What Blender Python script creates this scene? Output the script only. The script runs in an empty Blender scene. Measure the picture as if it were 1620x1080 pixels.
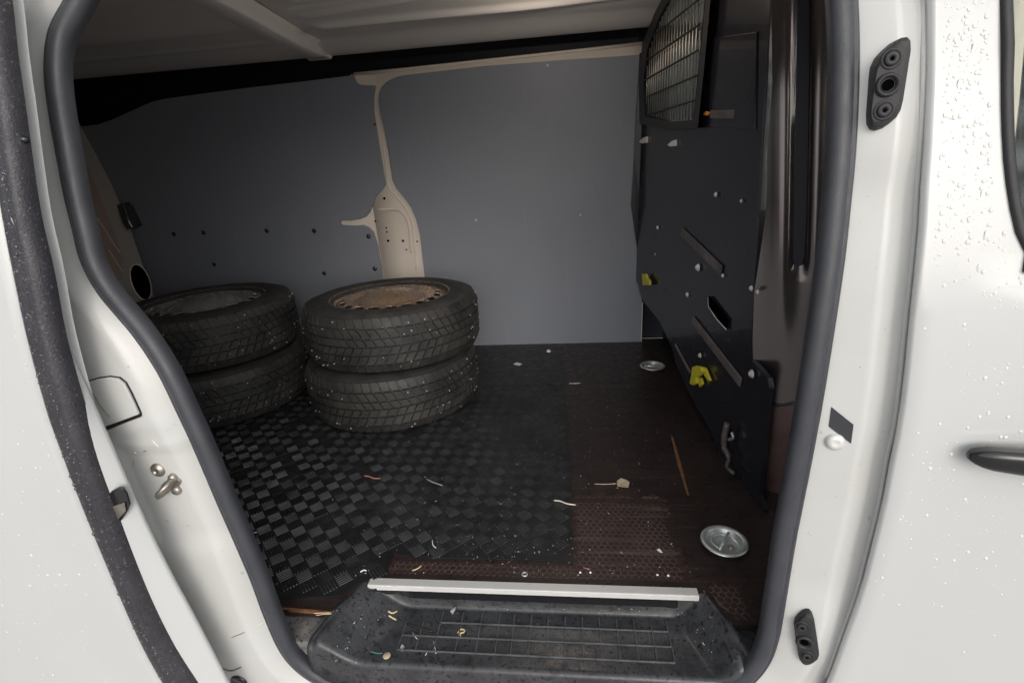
import bpy, bmesh, math, random
from mathutils import Vector as V, Matrix
random.seed(7)
sc = bpy.context.scene
COL = sc.collection

# ------------------------------------------------------------------ camera
FPX, CXP, CYP = 800.0, 810.0, 540.0           # focal length and centre on the 1620 x 1080 photograph
CAM = V((0, -.72, .83))
RX = V((0.9932365433709579, 0.02289135464340701, 0.11382949879139932))
RY = V((0.09939481181564991, 0.3391117109004526, -0.9354805817943521))
RZ = V((-0.06001533384596766, 0.9404675610635158, 0.3345428616643904))
ROT = Matrix((RX, RY, RZ))
cd = bpy.data.cameras.new('camera'); cam = bpy.data.objects.new('camera', cd); COL.objects.link(cam)
cd.sensor_width = 36; cd.lens = 36 * FPX / 1620; cd.clip_start = .02; cd.clip_end = 500
cam.matrix_world = Matrix.Translation(CAM) @ ROT.to_4x4()
sc.camera = cam
sc.render.resolution_x, sc.render.resolution_y = 1024, 682

# ------------------------------------------------------------------ overcast daylight
SUN_EL, SUN_AZ = 24, 164                       # degrees; the brightest part of the cloud, behind the camera
w = bpy.data.worlds.new('World'); sc.world = w; w.use_nodes = True
nt = w.node_tree; bg = nt.nodes['Background']
sky = nt.nodes.new('ShaderNodeTexSky'); sky.sky_type = 'NISHITA'; sky.sun_disc = False
sky.sun_elevation = math.radians(SUN_EL); sky.sun_rotation = math.radians(SUN_AZ)
sky.air_density = 1.0; sky.dust_density = 4.0; sky.ozone_density = 1.0
hs = nt.nodes.new('ShaderNodeHueSaturation'); hs.inputs['Saturation'].default_value = .36   # cloud cover: the sky is grey white
nt.links.new(sky.outputs[0], hs.inputs['Color']); nt.links.new(hs.outputs[0], bg.inputs['Color'])
bg.inputs['Strength'].default_value = .10
sd = bpy.data.lights.new('sun', 'SUN'); so = bpy.data.objects.new('sun', sd); COL.objects.link(so)
sd.energy = 1.5; sd.angle = math.radians(120); sd.color = (1, 1, .995)
az = math.radians(SUN_AZ); el = math.radians(SUN_EL)
sdir = V((math.sin(az) * math.cos(el), math.cos(az) * math.cos(el), math.sin(el)))   # towards the sun
so.rotation_euler = sdir.to_track_quat('Z', 'Y').to_euler()
sc.view_settings.view_transform = 'Standard'; sc.view_settings.look = 'None'
sc.view_settings.gamma = 1; sc.view_settings.use_curve_mapping = False
sc.view_settings.exposure = 0.30
sc.cycles.max_bounces = 10; sc.cycles.diffuse_bounces = 6; sc.cycles.transparent_max_bounces = 12

# ------------------------------------------------------------------ measuring helpers: sight lines met with the van's real surfaces
def ray(px, py): return (ROT @ V(((px - CXP) / FPX, -(py - CYP) / FPX, -1))).normalized()
def PZ(px, py, z=0.0): d = ray(px, py); return CAM + d * ((z - CAM.z) / d.z)
def PY(px, py, y): d = ray(px, py); return CAM + d * ((y - CAM.y) / d.y)
def PP(px, py, p, n):
    d = ray(px, py); n = V(n); return CAM + d * ((V(p) - CAM).dot(n) / d.dot(n))
def Ys(z):                                     # depth of the van's near side over height (leans in at the top)
    return -.05 + .10 * max(0, (z - .35) / .75) ** 2
def PS(px, py, off=0.0):
    p = PY(px, py, -.04)
    for _ in range(12): p = PY(px, py, Ys(p.z) + off)
    return p
def Yw(z): return 1.57 - .05 * (max(z, 0) / 1.2) ** 2
def PW(px, py, off=0.0):                       # the far wall; off is towards the camera
    p = PY(px, py, 1.55)
    for _ in range(8): p = PY(px, py, Yw(p.z) - off)
    return p
BN = V((1, .127, 0)).normalized(); BP = V((.498, 0, 0))
def PB(px, py, off=0.0): return PP(px, py, BP - BN * off, BN)
def cr(pts, n):                                # smooth curve through points, n samples
    pts = [V(p) for p in pts]; L = [0]
    for a, b in zip(pts, pts[1:]): L.append(L[-1] + (b - a).length)
    out = []
    for k in range(n):
        s = L[-1] * k / (n - 1); i = 0
        while i < len(pts) - 2 and L[i + 1] < s: i += 1
        t = (s - L[i]) / max(1e-9, L[i + 1] - L[i])
        p1, p2 = pts[i], pts[i + 1]
        p0 = pts[i - 1] if i > 0 else p1 * 2 - p2
        p3 = pts[i + 2] if i + 2 < len(pts) else p2 * 2 - p1
        out.append(.5 * ((2 * p1) + (p2 - p0) * t + (2 * p0 - 5 * p1 + 4 * p2 - p3) * t * t + (3 * p1 - p0 - 3 * p2 + p3) * t ** 3))
    return out
def interp(tab, x):
    if x <= tab[0][0]: return tab[0][1]
    for (a, b), (c, d) in zip(tab, tab[1:]):
        if x <= c: return b + (d - b) * (x - a) / (c - a)
    return tab[-1][1]
def sstep(a, b, x):
    t = min(1, max(0, (x - a) / (b - a))); return t * t * (3 - 2 * t)

# ------------------------------------------------------------------ materials
def mat(name, col, rough=.5, metal=0.0, var=None, bump=None, coat=0.0, trans=0.0, spec=.5, ior=1.45, rvar=0, spots=None, streak=None):
    """var=(scale, amount, other colour); bump=(scale, strength); spots=(scale, threshold, colour, sharp)"""
    m = bpy.data.materials.new(name); m.use_nodes = True; t = m.node_tree; N = t.nodes; L = t.links
    b = N['Principled BSDF']
    b.inputs['Base Color'].default_value = (*col, 1); b.inputs['Roughness'].default_value = rough
    b.inputs['Metallic'].default_value = metal; b.inputs['Coat Weight'].default_value = coat; b.inputs['Coat Roughness'].default_value = .06
    b.inputs['Transmission Weight'].default_value = trans; b.inputs['IOR'].default_value = ior
    b.inputs['Specular IOR Level'].default_value = spec
    g = N.new('ShaderNodeNewGeometry'); cur = None
    def noise(scale, detail=6, rough_=.6, stretch=None):
        n = N.new('ShaderNodeTexNoise'); n.inputs['Scale'].default_value = scale; n.inputs['Detail'].default_value = detail; n.inputs['Roughness'].default_value = rough_
        if stretch:
            mp = N.new('ShaderNodeMapping'); mp.inputs['Scale'].default_value = stretch; L.new(g.outputs['Position'], mp.inputs['Vector']); L.new(mp.outputs[0], n.inputs['Vector'])
        else: L.new(g.outputs['Position'], n.inputs['Vector'])
        return n
    def mixin(fac, other):
        nonlocal cur
        mx = N.new('ShaderNodeMix'); mx.data_type = 'RGBA'; L.new(fac, mx.inputs['Factor'])
        if cur is None: mx.inputs['A'].default_value = (*col, 1)
        else: L.new(cur, mx.inputs['A'])
        mx.inputs['B'].default_value = (*other, 1); cur = mx.outputs['Result']
    def ramp(src, a, c, amt=1.0):
        r = N.new('ShaderNodeMapRange'); r.inputs['From Min'].default_value = a; r.inputs['From Max'].default_value = c; r.inputs['To Max'].default_value = amt
        L.new(src, r.inputs['Value']); return r.outputs[0]
    if var:
        n = noise(var[0]); mixin(ramp(n.outputs['Fac'], .35, .7, var[1]), var[2])
    if streak:                                 # (stretch vector, lo, hi, amount, colour)
        n = noise(1.0, 5, .6, streak[0]); mixin(ramp(n.outputs['Fac'], streak[1], streak[2], streak[3]), streak[4])
    for sp in (spots or []):
        n = noise(sp[0], 3, .5); mixin(ramp(n.outputs['Fac'], sp[1], sp[1] + sp[3]), sp[2])
    if cur: L.new(cur, b.inputs['Base Color'])
    if rvar:
        n = noise(35); r = N.new('ShaderNodeMapRange'); r.inputs['From Min'].default_value = .3; r.inputs['From Max'].default_value = .7
        r.inputs['To Min'].default_value = max(.03, rough - rvar); r.inputs['To Max'].default_value = min(1, rough + rvar)
        L.new(n.outputs['Fac'], r.inputs['Value']); L.new(r.outputs[0], b.inputs['Roughness'])
    if bump:
        n = noise(bump[0], 4); bp = N.new('ShaderNodeBump'); bp.inputs['Strength'].default_value = bump[1]; bp.inputs['Distance'].default_value = .002
        L.new(n.outputs['Fac'], bp.inputs['Height']); L.new(bp.outputs[0], b.inputs['Normal'])
    return m
M = dict(
    white=mat('white_paint', (.525, .538, .54), .30, coat=.6, var=(3, .35, (.49, .50, .50)), bump=(4, .02)),
    jamb=mat('jamb_paint', (.545, .552, .545), .36, coat=.3, var=(9, .45, (.485, .482, .465)), spots=[(60, .70, (.40, .36, .30), .06), (22, .70, (.46, .43, .37), .12), (180, .74, (.25, .23, .2), .04)], bump=(30, .03)),
    seal=mat('seal_rubber', (.042, .045, .054), .42, var=(18, .6, (.066, .069, .079)), bump=(500, .25), rvar=.1),
    trim=mat('door_edge_rubber', (.032, .031, .038), .34, var=(25, .6, (.055, .053, .063)), bump=(350, .5), rvar=.15, spots=[(230, .63, (.11, .11, .12), .06), (260, .64, (.012, .012, .014), .05)]),
    lining=mat('grey_lining', (.25, .27, .315), .52, var=(2.5, .6, (.215, .235, .28)), rvar=.12, streak=((50, 1, 3), .60, .80, .4, (.32, .335, .375)), bump=(5, .9), spots=[(140, .75, (.5, .5, .52), .05)]),
    beige=mat('beige_metal', (.78, .71, .63), .5, var=(7, .4, (.70, .64, .57)), bump=(60, .05)),
    cavity=mat('dark_cavity_paint', (.012, .014, .024), .6),
    navy=mat('navy_bulkhead_paint', (.016, .0165, .024), .24, var=(3, .4, (.020, .0195, .024)), coat=.25, rvar=.04, bump=(8, .02), spots=[(120, .80, (.04, .039, .038), .03)]),
    rib=mat('bulkhead_lit_ribs', (.16, .142, .138), .42, var=(20, .9, (.06, .055, .055))),  # light caught by the pressed ribs, put into a paler colour; latch lever shares it
    brown=mat('dark_gloss_panel', (.135, .122, .122), .18, metal=.8, var=(4, .5, (.11, .088, .083)), rvar=.03, spots=[(110, .77, (.4, .36, .33), .03)], bump=(5, .02)),
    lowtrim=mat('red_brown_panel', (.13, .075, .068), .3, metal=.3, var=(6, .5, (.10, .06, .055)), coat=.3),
    roofp=mat('roof_paint', (.86, .82, .785), .5, var=(7, .4, (.80, .76, .72)), bump=(60, .05)),
    ridge=mat('scuffed_ridge', (.11, .112, .118), .45, var=(40, .9, (.045, .046, .05))),
    trimgrey=mat('cab_trim', (.20, .21, .21), .7),
    postm=mat('rear_post_paint', (.36, .34, .31), .55, var=(7, .4, (.30, .28, .26))), postp=mat('rear_post_inner', (.34, .26, .22), .55, var=(7, .4, (.28, .21, .18))),
    hole=mat('hole_shade', (.002, .002, .002), 1.0, spec=0),  # flat black painting the shade inside holes that have no modelled depth
    board=mat('brown_floor_board', (.033, .0225, .0215), .36, var=(12, .8, (.016, .012, .012)), streak=((3, 90, 1), .52, .72, .5, (.075, .055, .05)), rvar=.15, spots=[(210, .72, (.16, .13, .12), .05)], bump=(150, .1)),
    hexpad=mat('hexagon_grip', (.048, .027, .025), .40, var=(16, .9, (.024, .015, .015)), streak=((2, 40, 1), .55, .7, .8, (.12, .095, .085)), rvar=.12),
    groove=mat('dusty_board_grooves', (.115, .091, .085), .65, var=(14, .95, (.045, .034, .032))),
    mat=mat('rubber_mat', (.013, .0135, .0145), .38, var=(10, .7, (.022, .022, .024)), rvar=.15, bump=(200, .15), spots=[(220, .72, (.07, .07, .07), .05)]),
    matrib=mat('rubber_mat_ribs', (.018, .0185, .020), .25, var=(5, 1.0, (.046, .047, .050)), rvar=.2, bump=(260, .2), spots=[(190, .69, (.09, .09, .09), .06)]),
    step=mat('step_plastic', (.030, .032, .036), .27, var=(14, .8, (.068, .071, .077)), spots=[(130, .58, (.014, .014, .016), .07), (38, .58, (.022, .022, .025), .12), (260, .70, (.16, .16, .16), .05)], rvar=.14, bump=(220, .2)),
    sill=mat('dusty_sill_metal', (.10, .10, .10), .7, var=(40, .9, (.24, .235, .225)), spots=[(90, .6, (.03, .03, .03), .05)], bump=(120, .4)),
    alu=mat('aluminium', (.70, .70, .69), .42, metal=.25, var=(30, .4, (.60, .60, .59)), rvar=.08),
    zinc=mat('zinc_plate', (.72, .76, .76), .40, metal=.75, var=(25, .5, (.55, .60, .60)), rvar=.08),
    steel=mat('old_steel', (.45, .43, .40), .4, metal=.9, var=(60, .6, (.28, .22, .16))),
    plastic=mat('black_plastic', (.022, .022, .025), .5, bump=(600, .25), var=(30, .4, (.035, .035, .038))),
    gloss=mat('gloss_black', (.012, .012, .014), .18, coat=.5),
    yellow=mat('yellow_plastic', (.70, .62, .04), .45, var=(120, .4, (.5, .44, .05))),
    boltw=mat('white_bolt', (.72, .70, .69), .35, var=(200, .5, (.5, .48, .46))),
    amber=mat('amber_glint', (.85, .35, .05), .3),
    sticker=mat('black_sticker', (.035, .035, .042), .5),
    tyre=mat('tyre_rubber', (.026, .026, .027), .60, var=(14, .8, (.060, .057, .053)), bump=(160, .25), rvar=.1),
    tread=mat('tread_rubber', (.023, .023, .025), .55, var=(11, 1.0, (.062, .060, .055)), bump=(220, .3), rvar=.1),
    stud=mat('stud_metal', (.62, .61, .59), .4, metal=.4),
    rust=mat('rusty_wheel', (.42, .29, .20), .28, metal=.6, var=(5, .9, (.48, .40, .34)), spots=[(14, .62, (.26, .14, .08), .25)], rvar=.06),
    greyrim=mat('grey_wheel', (.40, .39, .37), .26, metal=.6, var=(9, .8, (.46, .45, .43)), spots=[(14, .66, (.20, .16, .13), .25)], rvar=.06),
    glass=mat('window_glass', (.86, .94, .90), .03, trans=1.0, ior=1.45),
    drop=mat('water_on_paint', (.70, .70, .69), .03, coat=1, spec=.6), dropd=mat('water_on_rubber', (.035, .034, .038), .03, coat=1, spec=.8),
    leaf=mat('dry_leaf', (.55, .47, .33), .7, var=(90, .6, (.38, .30, .2))),
    straw=mat('dry_straw', (.58, .46, .27), .6), wood=mat('pale_wood', (.75, .68, .55), .6), twig=mat('dark_twig', (.02, .018, .018), .5),
    chip=mat('grey_chip', (.42, .42, .43), .6, var=(200, .5, (.35, .35, .37))), pale=mat('white_chip', (.82, .81, .78), .6),
    green=mat('green_thread', (.04, .20, .13), .6), red=mat('red_thread', (.50, .24, .18), .6), grey=mat('grey_thread', (.42, .42, .43), .6),
    rawwood=mat('raw_wood_edge', (.26, .13, .06), .6, var=(60, .9, (.10, .045, .025))),
    ground=mat('paving', (.48, .47, .46), .8, var=(3, .6, (.42, .405, .395)), bump=(30, .3)),
    seat=mat('cab_cloth', (.14, .15, .15), .85),
)

# ------------------------------------------------------------------ mesh helpers
def mesh(name, verts, faces, m, parent=None, smooth=False, solid=None, bevel=None):
    me = bpy.data.meshes.new(name); me.from_pydata([tuple(v) for v in verts], [], faces); me.update()
    bm = bmesh.new(); bm.from_mesh(me); bmesh.ops.recalc_face_normals(bm, faces=bm.faces); bm.to_mesh(me); bm.free()
    if m: me.materials.append(M[m])
    if smooth:
        for p in me.polygons: p.use_smooth = True
    o = bpy.data.objects.new(name, me); COL.objects.link(o)
    if parent: adopt(o, parent)
    if solid: s = o.modifiers.new('thickness', 'SOLIDIFY'); s.thickness = solid; s.offset = 0
    if bevel: s = o.modifiers.new('edge', 'BEVEL'); s.width = bevel; s.segments = 2; s.limit_method = 'ANGLE'
    return o
def adopt(o, parent):
    o.parent = parent
    if parent.type == 'EMPTY': o.matrix_parent_inverse = Matrix.Translation(-V(parent.location))
def inst(name, me, parent, mw):
    o = bpy.data.objects.new(name, me); COL.objects.link(o)
    if parent: adopt(o, parent)
    o.matrix_basis = mw
    return o
class MB:
    def __init__(s): s.v = []; s.f = []
    def add(s, v, f):
        k = len(s.v); s.v += [V(p) for p in v]; s.f += [tuple(i + k for i in q) for q in f]; return s
    def box(s, c, sx, sy, sz, ax=None):
        ax = ax or (V((1, 0, 0)), V((0, 1, 0)), V((0, 0, 1))); c = V(c)
        vs = [c + ax[0] * (a * sx / 2) + ax[1] * (b * sy / 2) + ax[2] * (d * sz / 2) for d in (-1, 1) for b in (-1, 1) for a in (-1, 1)]
        return s.add(vs, [(0, 2, 3, 1), (4, 5, 7, 6), (0, 1, 5, 4), (2, 6, 7, 3), (0, 4, 6, 2), (1, 3, 7, 5)])
    def prism(s, poly, d):                     # polygon extruded by vector d
        n = len(poly); d = V(d); vs = [V(p) for p in poly] + [V(p) + d for p in poly]
        return s.add(vs, [tuple(range(n))[::-1], tuple(range(n, 2 * n))] + [(i, (i + 1) % n, n + (i + 1) % n, n + i) for i in range(n)])
    def tube(s, path, r, n=8, cap=True):
        path = [V(p) for p in path]; rings = []
        for i, p in enumerate(path):
            t = (path[min(i + 1, len(path) - 1)] - path[max(i - 1, 0)]).normalized()
            a = t.cross(V((0, 0, 1)) if abs(t.z) < .9 else V((1, 0, 0))).normalized(); b = t.cross(a)
            rr = r[i] if isinstance(r, (list, tuple)) else r
            rings.append([p + (a * math.cos(2 * math.pi * k / n) + b * math.sin(2 * math.pi * k / n)) * rr for k in range(n)])
        vs = [q for g in rings for q in g]; fs = []
        for i in range(len(path) - 1):
            for k in range(n): fs.append((i * n + k, i * n + (k + 1) % n, (i + 1) * n + (k + 1) % n, (i + 1) * n + k))
        if cap: fs += [tuple(range(n)), tuple(range((len(path) - 1) * n, len(path) * n))]
        return s.add(vs, fs)
    def lathe(s, prof, c, axis, n=32, start=None, cap=False):   # prof: (radius, height along axis)
        c = V(c); ax = V(axis).normalized(); a = (start - ax * start.dot(ax)).normalized() if start else ax.orthogonal().normalized(); b = ax.cross(a)
        vs = []; fs = []
        for r, h in prof:
            for k in range(n):
                t = 2 * math.pi * k / n; vs.append(c + ax * h + (a * math.cos(t) + b * math.sin(t)) * r)
        for i in range(len(prof) - 1):
            for k in range(n): fs.append((i * n + k, i * n + (k + 1) % n, (i + 1) * n + (k + 1) % n, (i + 1) * n + k))
        if cap: fs += [tuple(range(n)), tuple(range((len(prof) - 1) * n, len(prof) * n))]
        return s.add(vs, fs)
    def grid(s, rows, closed=False):
        n = len(rows[0]); vs = [p for r in rows for p in r]; fs = []
        R = len(rows)
        for i in range(R if closed else R - 1):
            for k in range(n - 1): fs.append((i * n + k, i * n + k + 1, ((i + 1) % R) * n + k + 1, ((i + 1) % R) * n + k))
        return s.add(vs, fs)
    def build(s, name, m, parent=None, **kw): return mesh(name, s.v, s.f, m, parent, **kw)
def empty(name, loc):
    o = bpy.data.objects.new(name, None); COL.objects.link(o); o.location = loc; o.empty_display_size = .1; return o
def tag(o, label, cat, group=None):
    o['label'] = label; o['category'] = cat
    if group: o['group'] = group
    return o
def stuff(o): o['kind'] = 'stuff'; return o

# ================================================================== the setting
g = mesh('ground', [(-30, -30, -.62), (30, -30, -.62), (30, 30, -.62), (-30, 30, -.62)], [(0, 1, 2, 3)], 'ground'); g['kind'] = 'structure'

van = empty('van', (-.4, .75, -.62))
tag(van, 'white cargo van with its sliding side door open on a dark load space', 'van')

# ------------------------------------------------------------------ door opening: frame pressing and rubber seal
inner = [(183,-40),(150,10),(123,57),(115,100),(117,140),(125,187),(133,233),(143,293),(157,360),(163,395),(172,423),(187,450),(213,480),(233,503),(257,533),(283,573),(307,620),(327,667),(350,725),(370,772),(397,830),(420,887),(440,950),(458,1003),(473,1030),(500,1052),(540,1065),(673,1072),(880,1075),(1080,1078),(1130,1073),(1163,1058),(1187,1033),(1197,1000),(1203,953),(1217,853),(1228,803),(1240,737),(1260,613),(1283,430),(1297,330),(1307,220),(1310,100),(1306,0),(1298,-60)]
outer = [(112,-40),(90,10),(70,50),(64,90),(64,135),(72,200),(85,273),(97,330),(108,365),(120,408),(136,440),(156,470),(182,503),(207,533),(233,573),(257,617),(280,670),(306,722),(328,770),(350,823),(373,880),(397,935),(418,985),(440,1026),(465,1058),(500,1085),(540,1104),(673,1115),(880,1119),(1080,1121),(1150,1113),(1190,1090),(1218,1055),(1235,1015),(1244,980),(1263,870),(1274,800),(1287,735),(1309,620),(1340,440),(1349,330),(1357,230),(1362,100),(1360,0),(1354,-60)]
ctr = [PS((a[0] + b[0]) / 2, (a[1] + b[1]) / 2, .0) for a, b in zip(inner, outer)]
# close the loop over the top of the opening, above the picture
tl, tr = ctr[0], ctr[-1]
ztop = 1.17
ctr += [V((tr.x - .01, Ys(1.06), 1.06)), V((tr.x - .05, Ys(1.13), 1.13)), V((tr.x - .13, Ys(ztop), ztop)), V((-.1, Ys(ztop + .01), ztop + .01)), V((tl.x + .12, Ys(ztop), ztop)), V((tl.x + .04, Ys(1.12), 1.12))]
loop = cr(ctr + [ctr[0]], 401)[:-1]
NL = len(loop)
def frame_at(i):
    t = (loop[(i + 1) % NL] - loop[i - 1]).normalized()
    o = V((0, -1, (Ys(loop[i].z + .01) - Ys(loop[i].z - .01)) / .02)).normalized()
    o = (o - t * o.dot(t)).normalized()
    return t, o, t.cross(o).normalized()      # tangent, outward of the van, in-plane normal
cent = V((-.15, 0, .5))
SG = [1 if (frame_at(i)[2]).dot(loop[i] - cent) > 0 else -1 for i in range(NL)]
sg = 1 if sum(SG) > 0 else -1
prof = [(-.017, -.014), (-.0195, -.004), (-.0185, .004), (-.0145, .0105), (-.008, .014), (.0, .0145), (.0065, .012), (.009, .0085), (.0102, .0065), (.012, .0085), (.0155, .008), (.0185, .0045), (.0195, .0), (.019, -.014)]
rows = []
for i in range(NL):
    t, o, wv = frame_at(i); wv = wv * sg
    rows.append([loop[i] + wv * u * .84 + o * v * .85 for u, v in prof])
seal = MB().grid(rows, closed=True).build('door_seal', 'seal', van, smooth=True)
stuff_specs = []
# frame pressing: from behind the seal outwards
lip = [(1468,-60),(1470,0),(1470,100),(1467,200),(1460,300),(1457,360),(1449,443),(1440,527),(1431,620),(1423,677),(1413,720),(1398,803),(1381,870),(1364,937),(1340,1003),(1316,1070),(1290,1130)]
lip3 = [PS(x, y, -.006) for x, y in lip]
liptab = sorted((p.z, p.x) for p in lip3)
blocks_px = {'upper': (1400, 137), 'lower': (1275, 1006)}
B_up, B_lo = PS(1404, 137, .0), PS(1277, 1004, .0)
rows = []; US = [.0, .012] + [.018 + .0055 * k for k in range(26)] + [.165, .18, .20, .23, .27, .34, .46]
E1, E2, E0 = PS(205, 738), PS(248, 836), PS(240, 706)
for i in range(NL):
    p = loop[i]; t, o, wv = frame_at(i); wv = wv * sg
    right = p.x > -.15 and p.z > .05 and p.z < 1.04
    row = []
    # direction: straight sideways along the uprights, turning round the corners
    dv = V((wv.x, 0, wv.z)).normalized()
    if p.x < -.3: s = sstep(-.02, .10, p.z) * (1 - sstep(1.05, 1.13, p.z)); dv = (dv * (1 - s) + V((-1, 0, 0)) * s).normalized()
    else: s = sstep(-.06, .05, p.z) * (1 - sstep(1.03, 1.1, p.z)); dv = (dv * (1 - s) + V((1, 0, 0)) * s).normalized()
    isr = p.x > -.1
    wr = max(.06, interp(liptab, p.z) - p.x - .003) if isr else .4
    rs = s if isr else 0
    for u in US:
        if isr:
            q = US.index(u) / (len(US) - 1); ur = -.012 + q * (wr + .062); uu = ur * rs + u * .5 * (1 - rs)
        else: uu = u * (s + (1 - s) * .5)
        P = p + dv * uu
        if isr:
            q = max(0, uu) / wr
            d = .010 - .018 * min(1, max(0, (q - .10) / .50)) + .016 * min(1, max(0, (q - .63) / .30)) - .004 * sstep(.90, .97, q)
            d -= .016 * math.exp(-((P.z - B_up.z) / .10) ** 4) * math.exp(-((P.x - B_up.x) / .05) ** 4)*.6
            d -= .008 * math.exp(-((P.z - B_lo.z) / .08) ** 4) * math.exp(-((P.x - B_lo.x) / .05) ** 4)
        else:
            d = .012 - .022 * sstep(.015, .06, uu)
            xe = E1.x + (E2.x - E1.x) * (E1.z - P.z) / (E1.z - E2.z)
            d += .008 * (1 - sstep(E0.z - .012, E0.z + .010, P.z)) * sstep(xe - .009, xe + .006, P.x) * sstep(E2.z - .05, E2.z, P.z) * (1 - .0)
            d += .004 * math.exp(-((P.z - E0.z - .02) / .012) ** 2) * sstep(.02, .05, uu)
        P.y = Ys(P.z) + d
        row.append(P)
    rows.append(row)
frame = MB().grid(rows, closed=True).build('door_frame', 'jamb', van, smooth=True)
from mathutils.bvhtree import BVHTree
fbv = BVHTree.FromPolygons([v.co for v in frame.data.vertices], [tuple(p.vertices) for p in frame.data.polygons])
def FH(px, py, off=0.0):                       # point on the pressed frame, off towards the outside
    h, n, i, d = fbv.ray_cast(CAM, ray(px, py))
    if h is None: return PS(px, py, -off)
    if n.y > 0: n = -n
    return h + n * off
# ------------------------------------------------------------------ rear pillar furniture on the frame
JO = -.0085                                    # depth of the pillar face against Ys
def jp(x, y, off=0): return FH(x, y, off)
OUT = V((0, -1, 0))
flap_px = [(100,616),(132,606),(158,597.5),(176,595),(190,597),(200,605),(208,620),(216,637),(223,653),(196,663),(168,673),(150,679),(124,660)]
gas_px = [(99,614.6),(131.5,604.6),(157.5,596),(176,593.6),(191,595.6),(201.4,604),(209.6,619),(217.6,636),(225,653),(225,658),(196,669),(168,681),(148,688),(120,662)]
gk = MB().prism([jp(x, y, .0004) for x, y in gas_px], OUT * .0012).build('flap_gap', 'gloss', frame)  # dark plate painting the shade in the gap round the flap
fl = MB().prism([jp(x, y, .001) for x, y in flap_px], OUT * .0045).build('filler_flap', 'jamb', frame, bevel=.0012)
cv = cr([jp(x, y, .0052) for x, y in [(128,614),(143,614),(153,622),(163,639),(178,657)]], 14)
MB().tube(cv, .0012, 6).build('flap_crease', 'steel', frame)
MB().lathe([(.0005, .004), (.004, .004), (.0065, .002), (.007, 0)], jp(142, 622, .005), OUT, 14).build('flap_screw', 'plastic', frame, smooth=True)
MB().lathe([(.0001, .004), (.004, .0042), (.0045, .006), (.0075, .006), (.010, .0035), (.0125, .002), (.013, 0)], jp(250, 743), OUT, 20).build('pillar_bolt', 'steel', frame, smooth=True)
# striker: plate and loop
sc_ = jp(272, 765); sx = (jp(293, 753) - jp(253, 774)).normalized(); sz = OUT.cross(sx).normalized()
MB().prism([sc_ + sx * (.022 * math.cos(a) + (.012 if math.cos(a) > 0 else -.012) * 0) + sz * (.010 * math.sin(a)) for a in [k * math.pi / 10 for k in range(20)]], OUT * .004).build('striker_plate', 'steel', frame, bevel=.001)
MB().tube(cr([sc_ - sx * .014 - sz * .006, sc_ - sx * .014 - sz * .006 + OUT * .02, sc_ - sx * .006 + OUT * .027, sc_ + sx * .010 + sz * .004 + OUT * .026, sc_ + sx * .016 + sz * .006 + OUT * .016, sc_ + sx * .016 + sz * .006], 14), .0042, 8).build('striker_loop', 'steel', frame, smooth=True)
MB().lathe([(.0001, .007), (.006, .007), (.0085, .005), (.009, 0)], sc_ - sz * .013 + sx * .001, OUT, 14).build('striker_bolt', 'steel', frame, smooth=True)
MB().lathe([(.0001, .008), (.005, .008), (.0075, .005), (.008, 0)], sc_ + sx * .013 + sz * .009, OUT, 14).build('striker_bolt', 'steel', frame, smooth=True)
# drain plug by the sill corner
MB().lathe([(.0001, .002), (.012, .002), (.014, .004), (.017, .003), (.018, 0)], jp(378, 1078), OUT, 18).build('drain_plug', 'gloss', frame, smooth=True)
MB().tube(cr([jp(352, 1056, .001), jp(366, 1060, .001), (jp(382, 1054, .001))], 10), .0013, 5).build('sealant_bead', 'steel', frame)

MB().tube(cr([jp(x, y, .0003) for x, y in [(366, 1008), (385, 1000), (404, 990), (424, 979)]], 12), .0007, 5).build('seam_line', 'steel', frame)
for pts in ([(242, 697), (247, 703), (251, 706)], [(211, 728), (212, 733), (210, 736)], [(212, 714), (216, 717)], [(227, 714), (231, 712)], [(205, 770), (205, 777)], [(262, 822), (268, 825)]):
    MB().tube([jp(x, y, .0002) for x, y in pts], .0007, 5).build('paint_chip', 'steel', frame)
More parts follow.
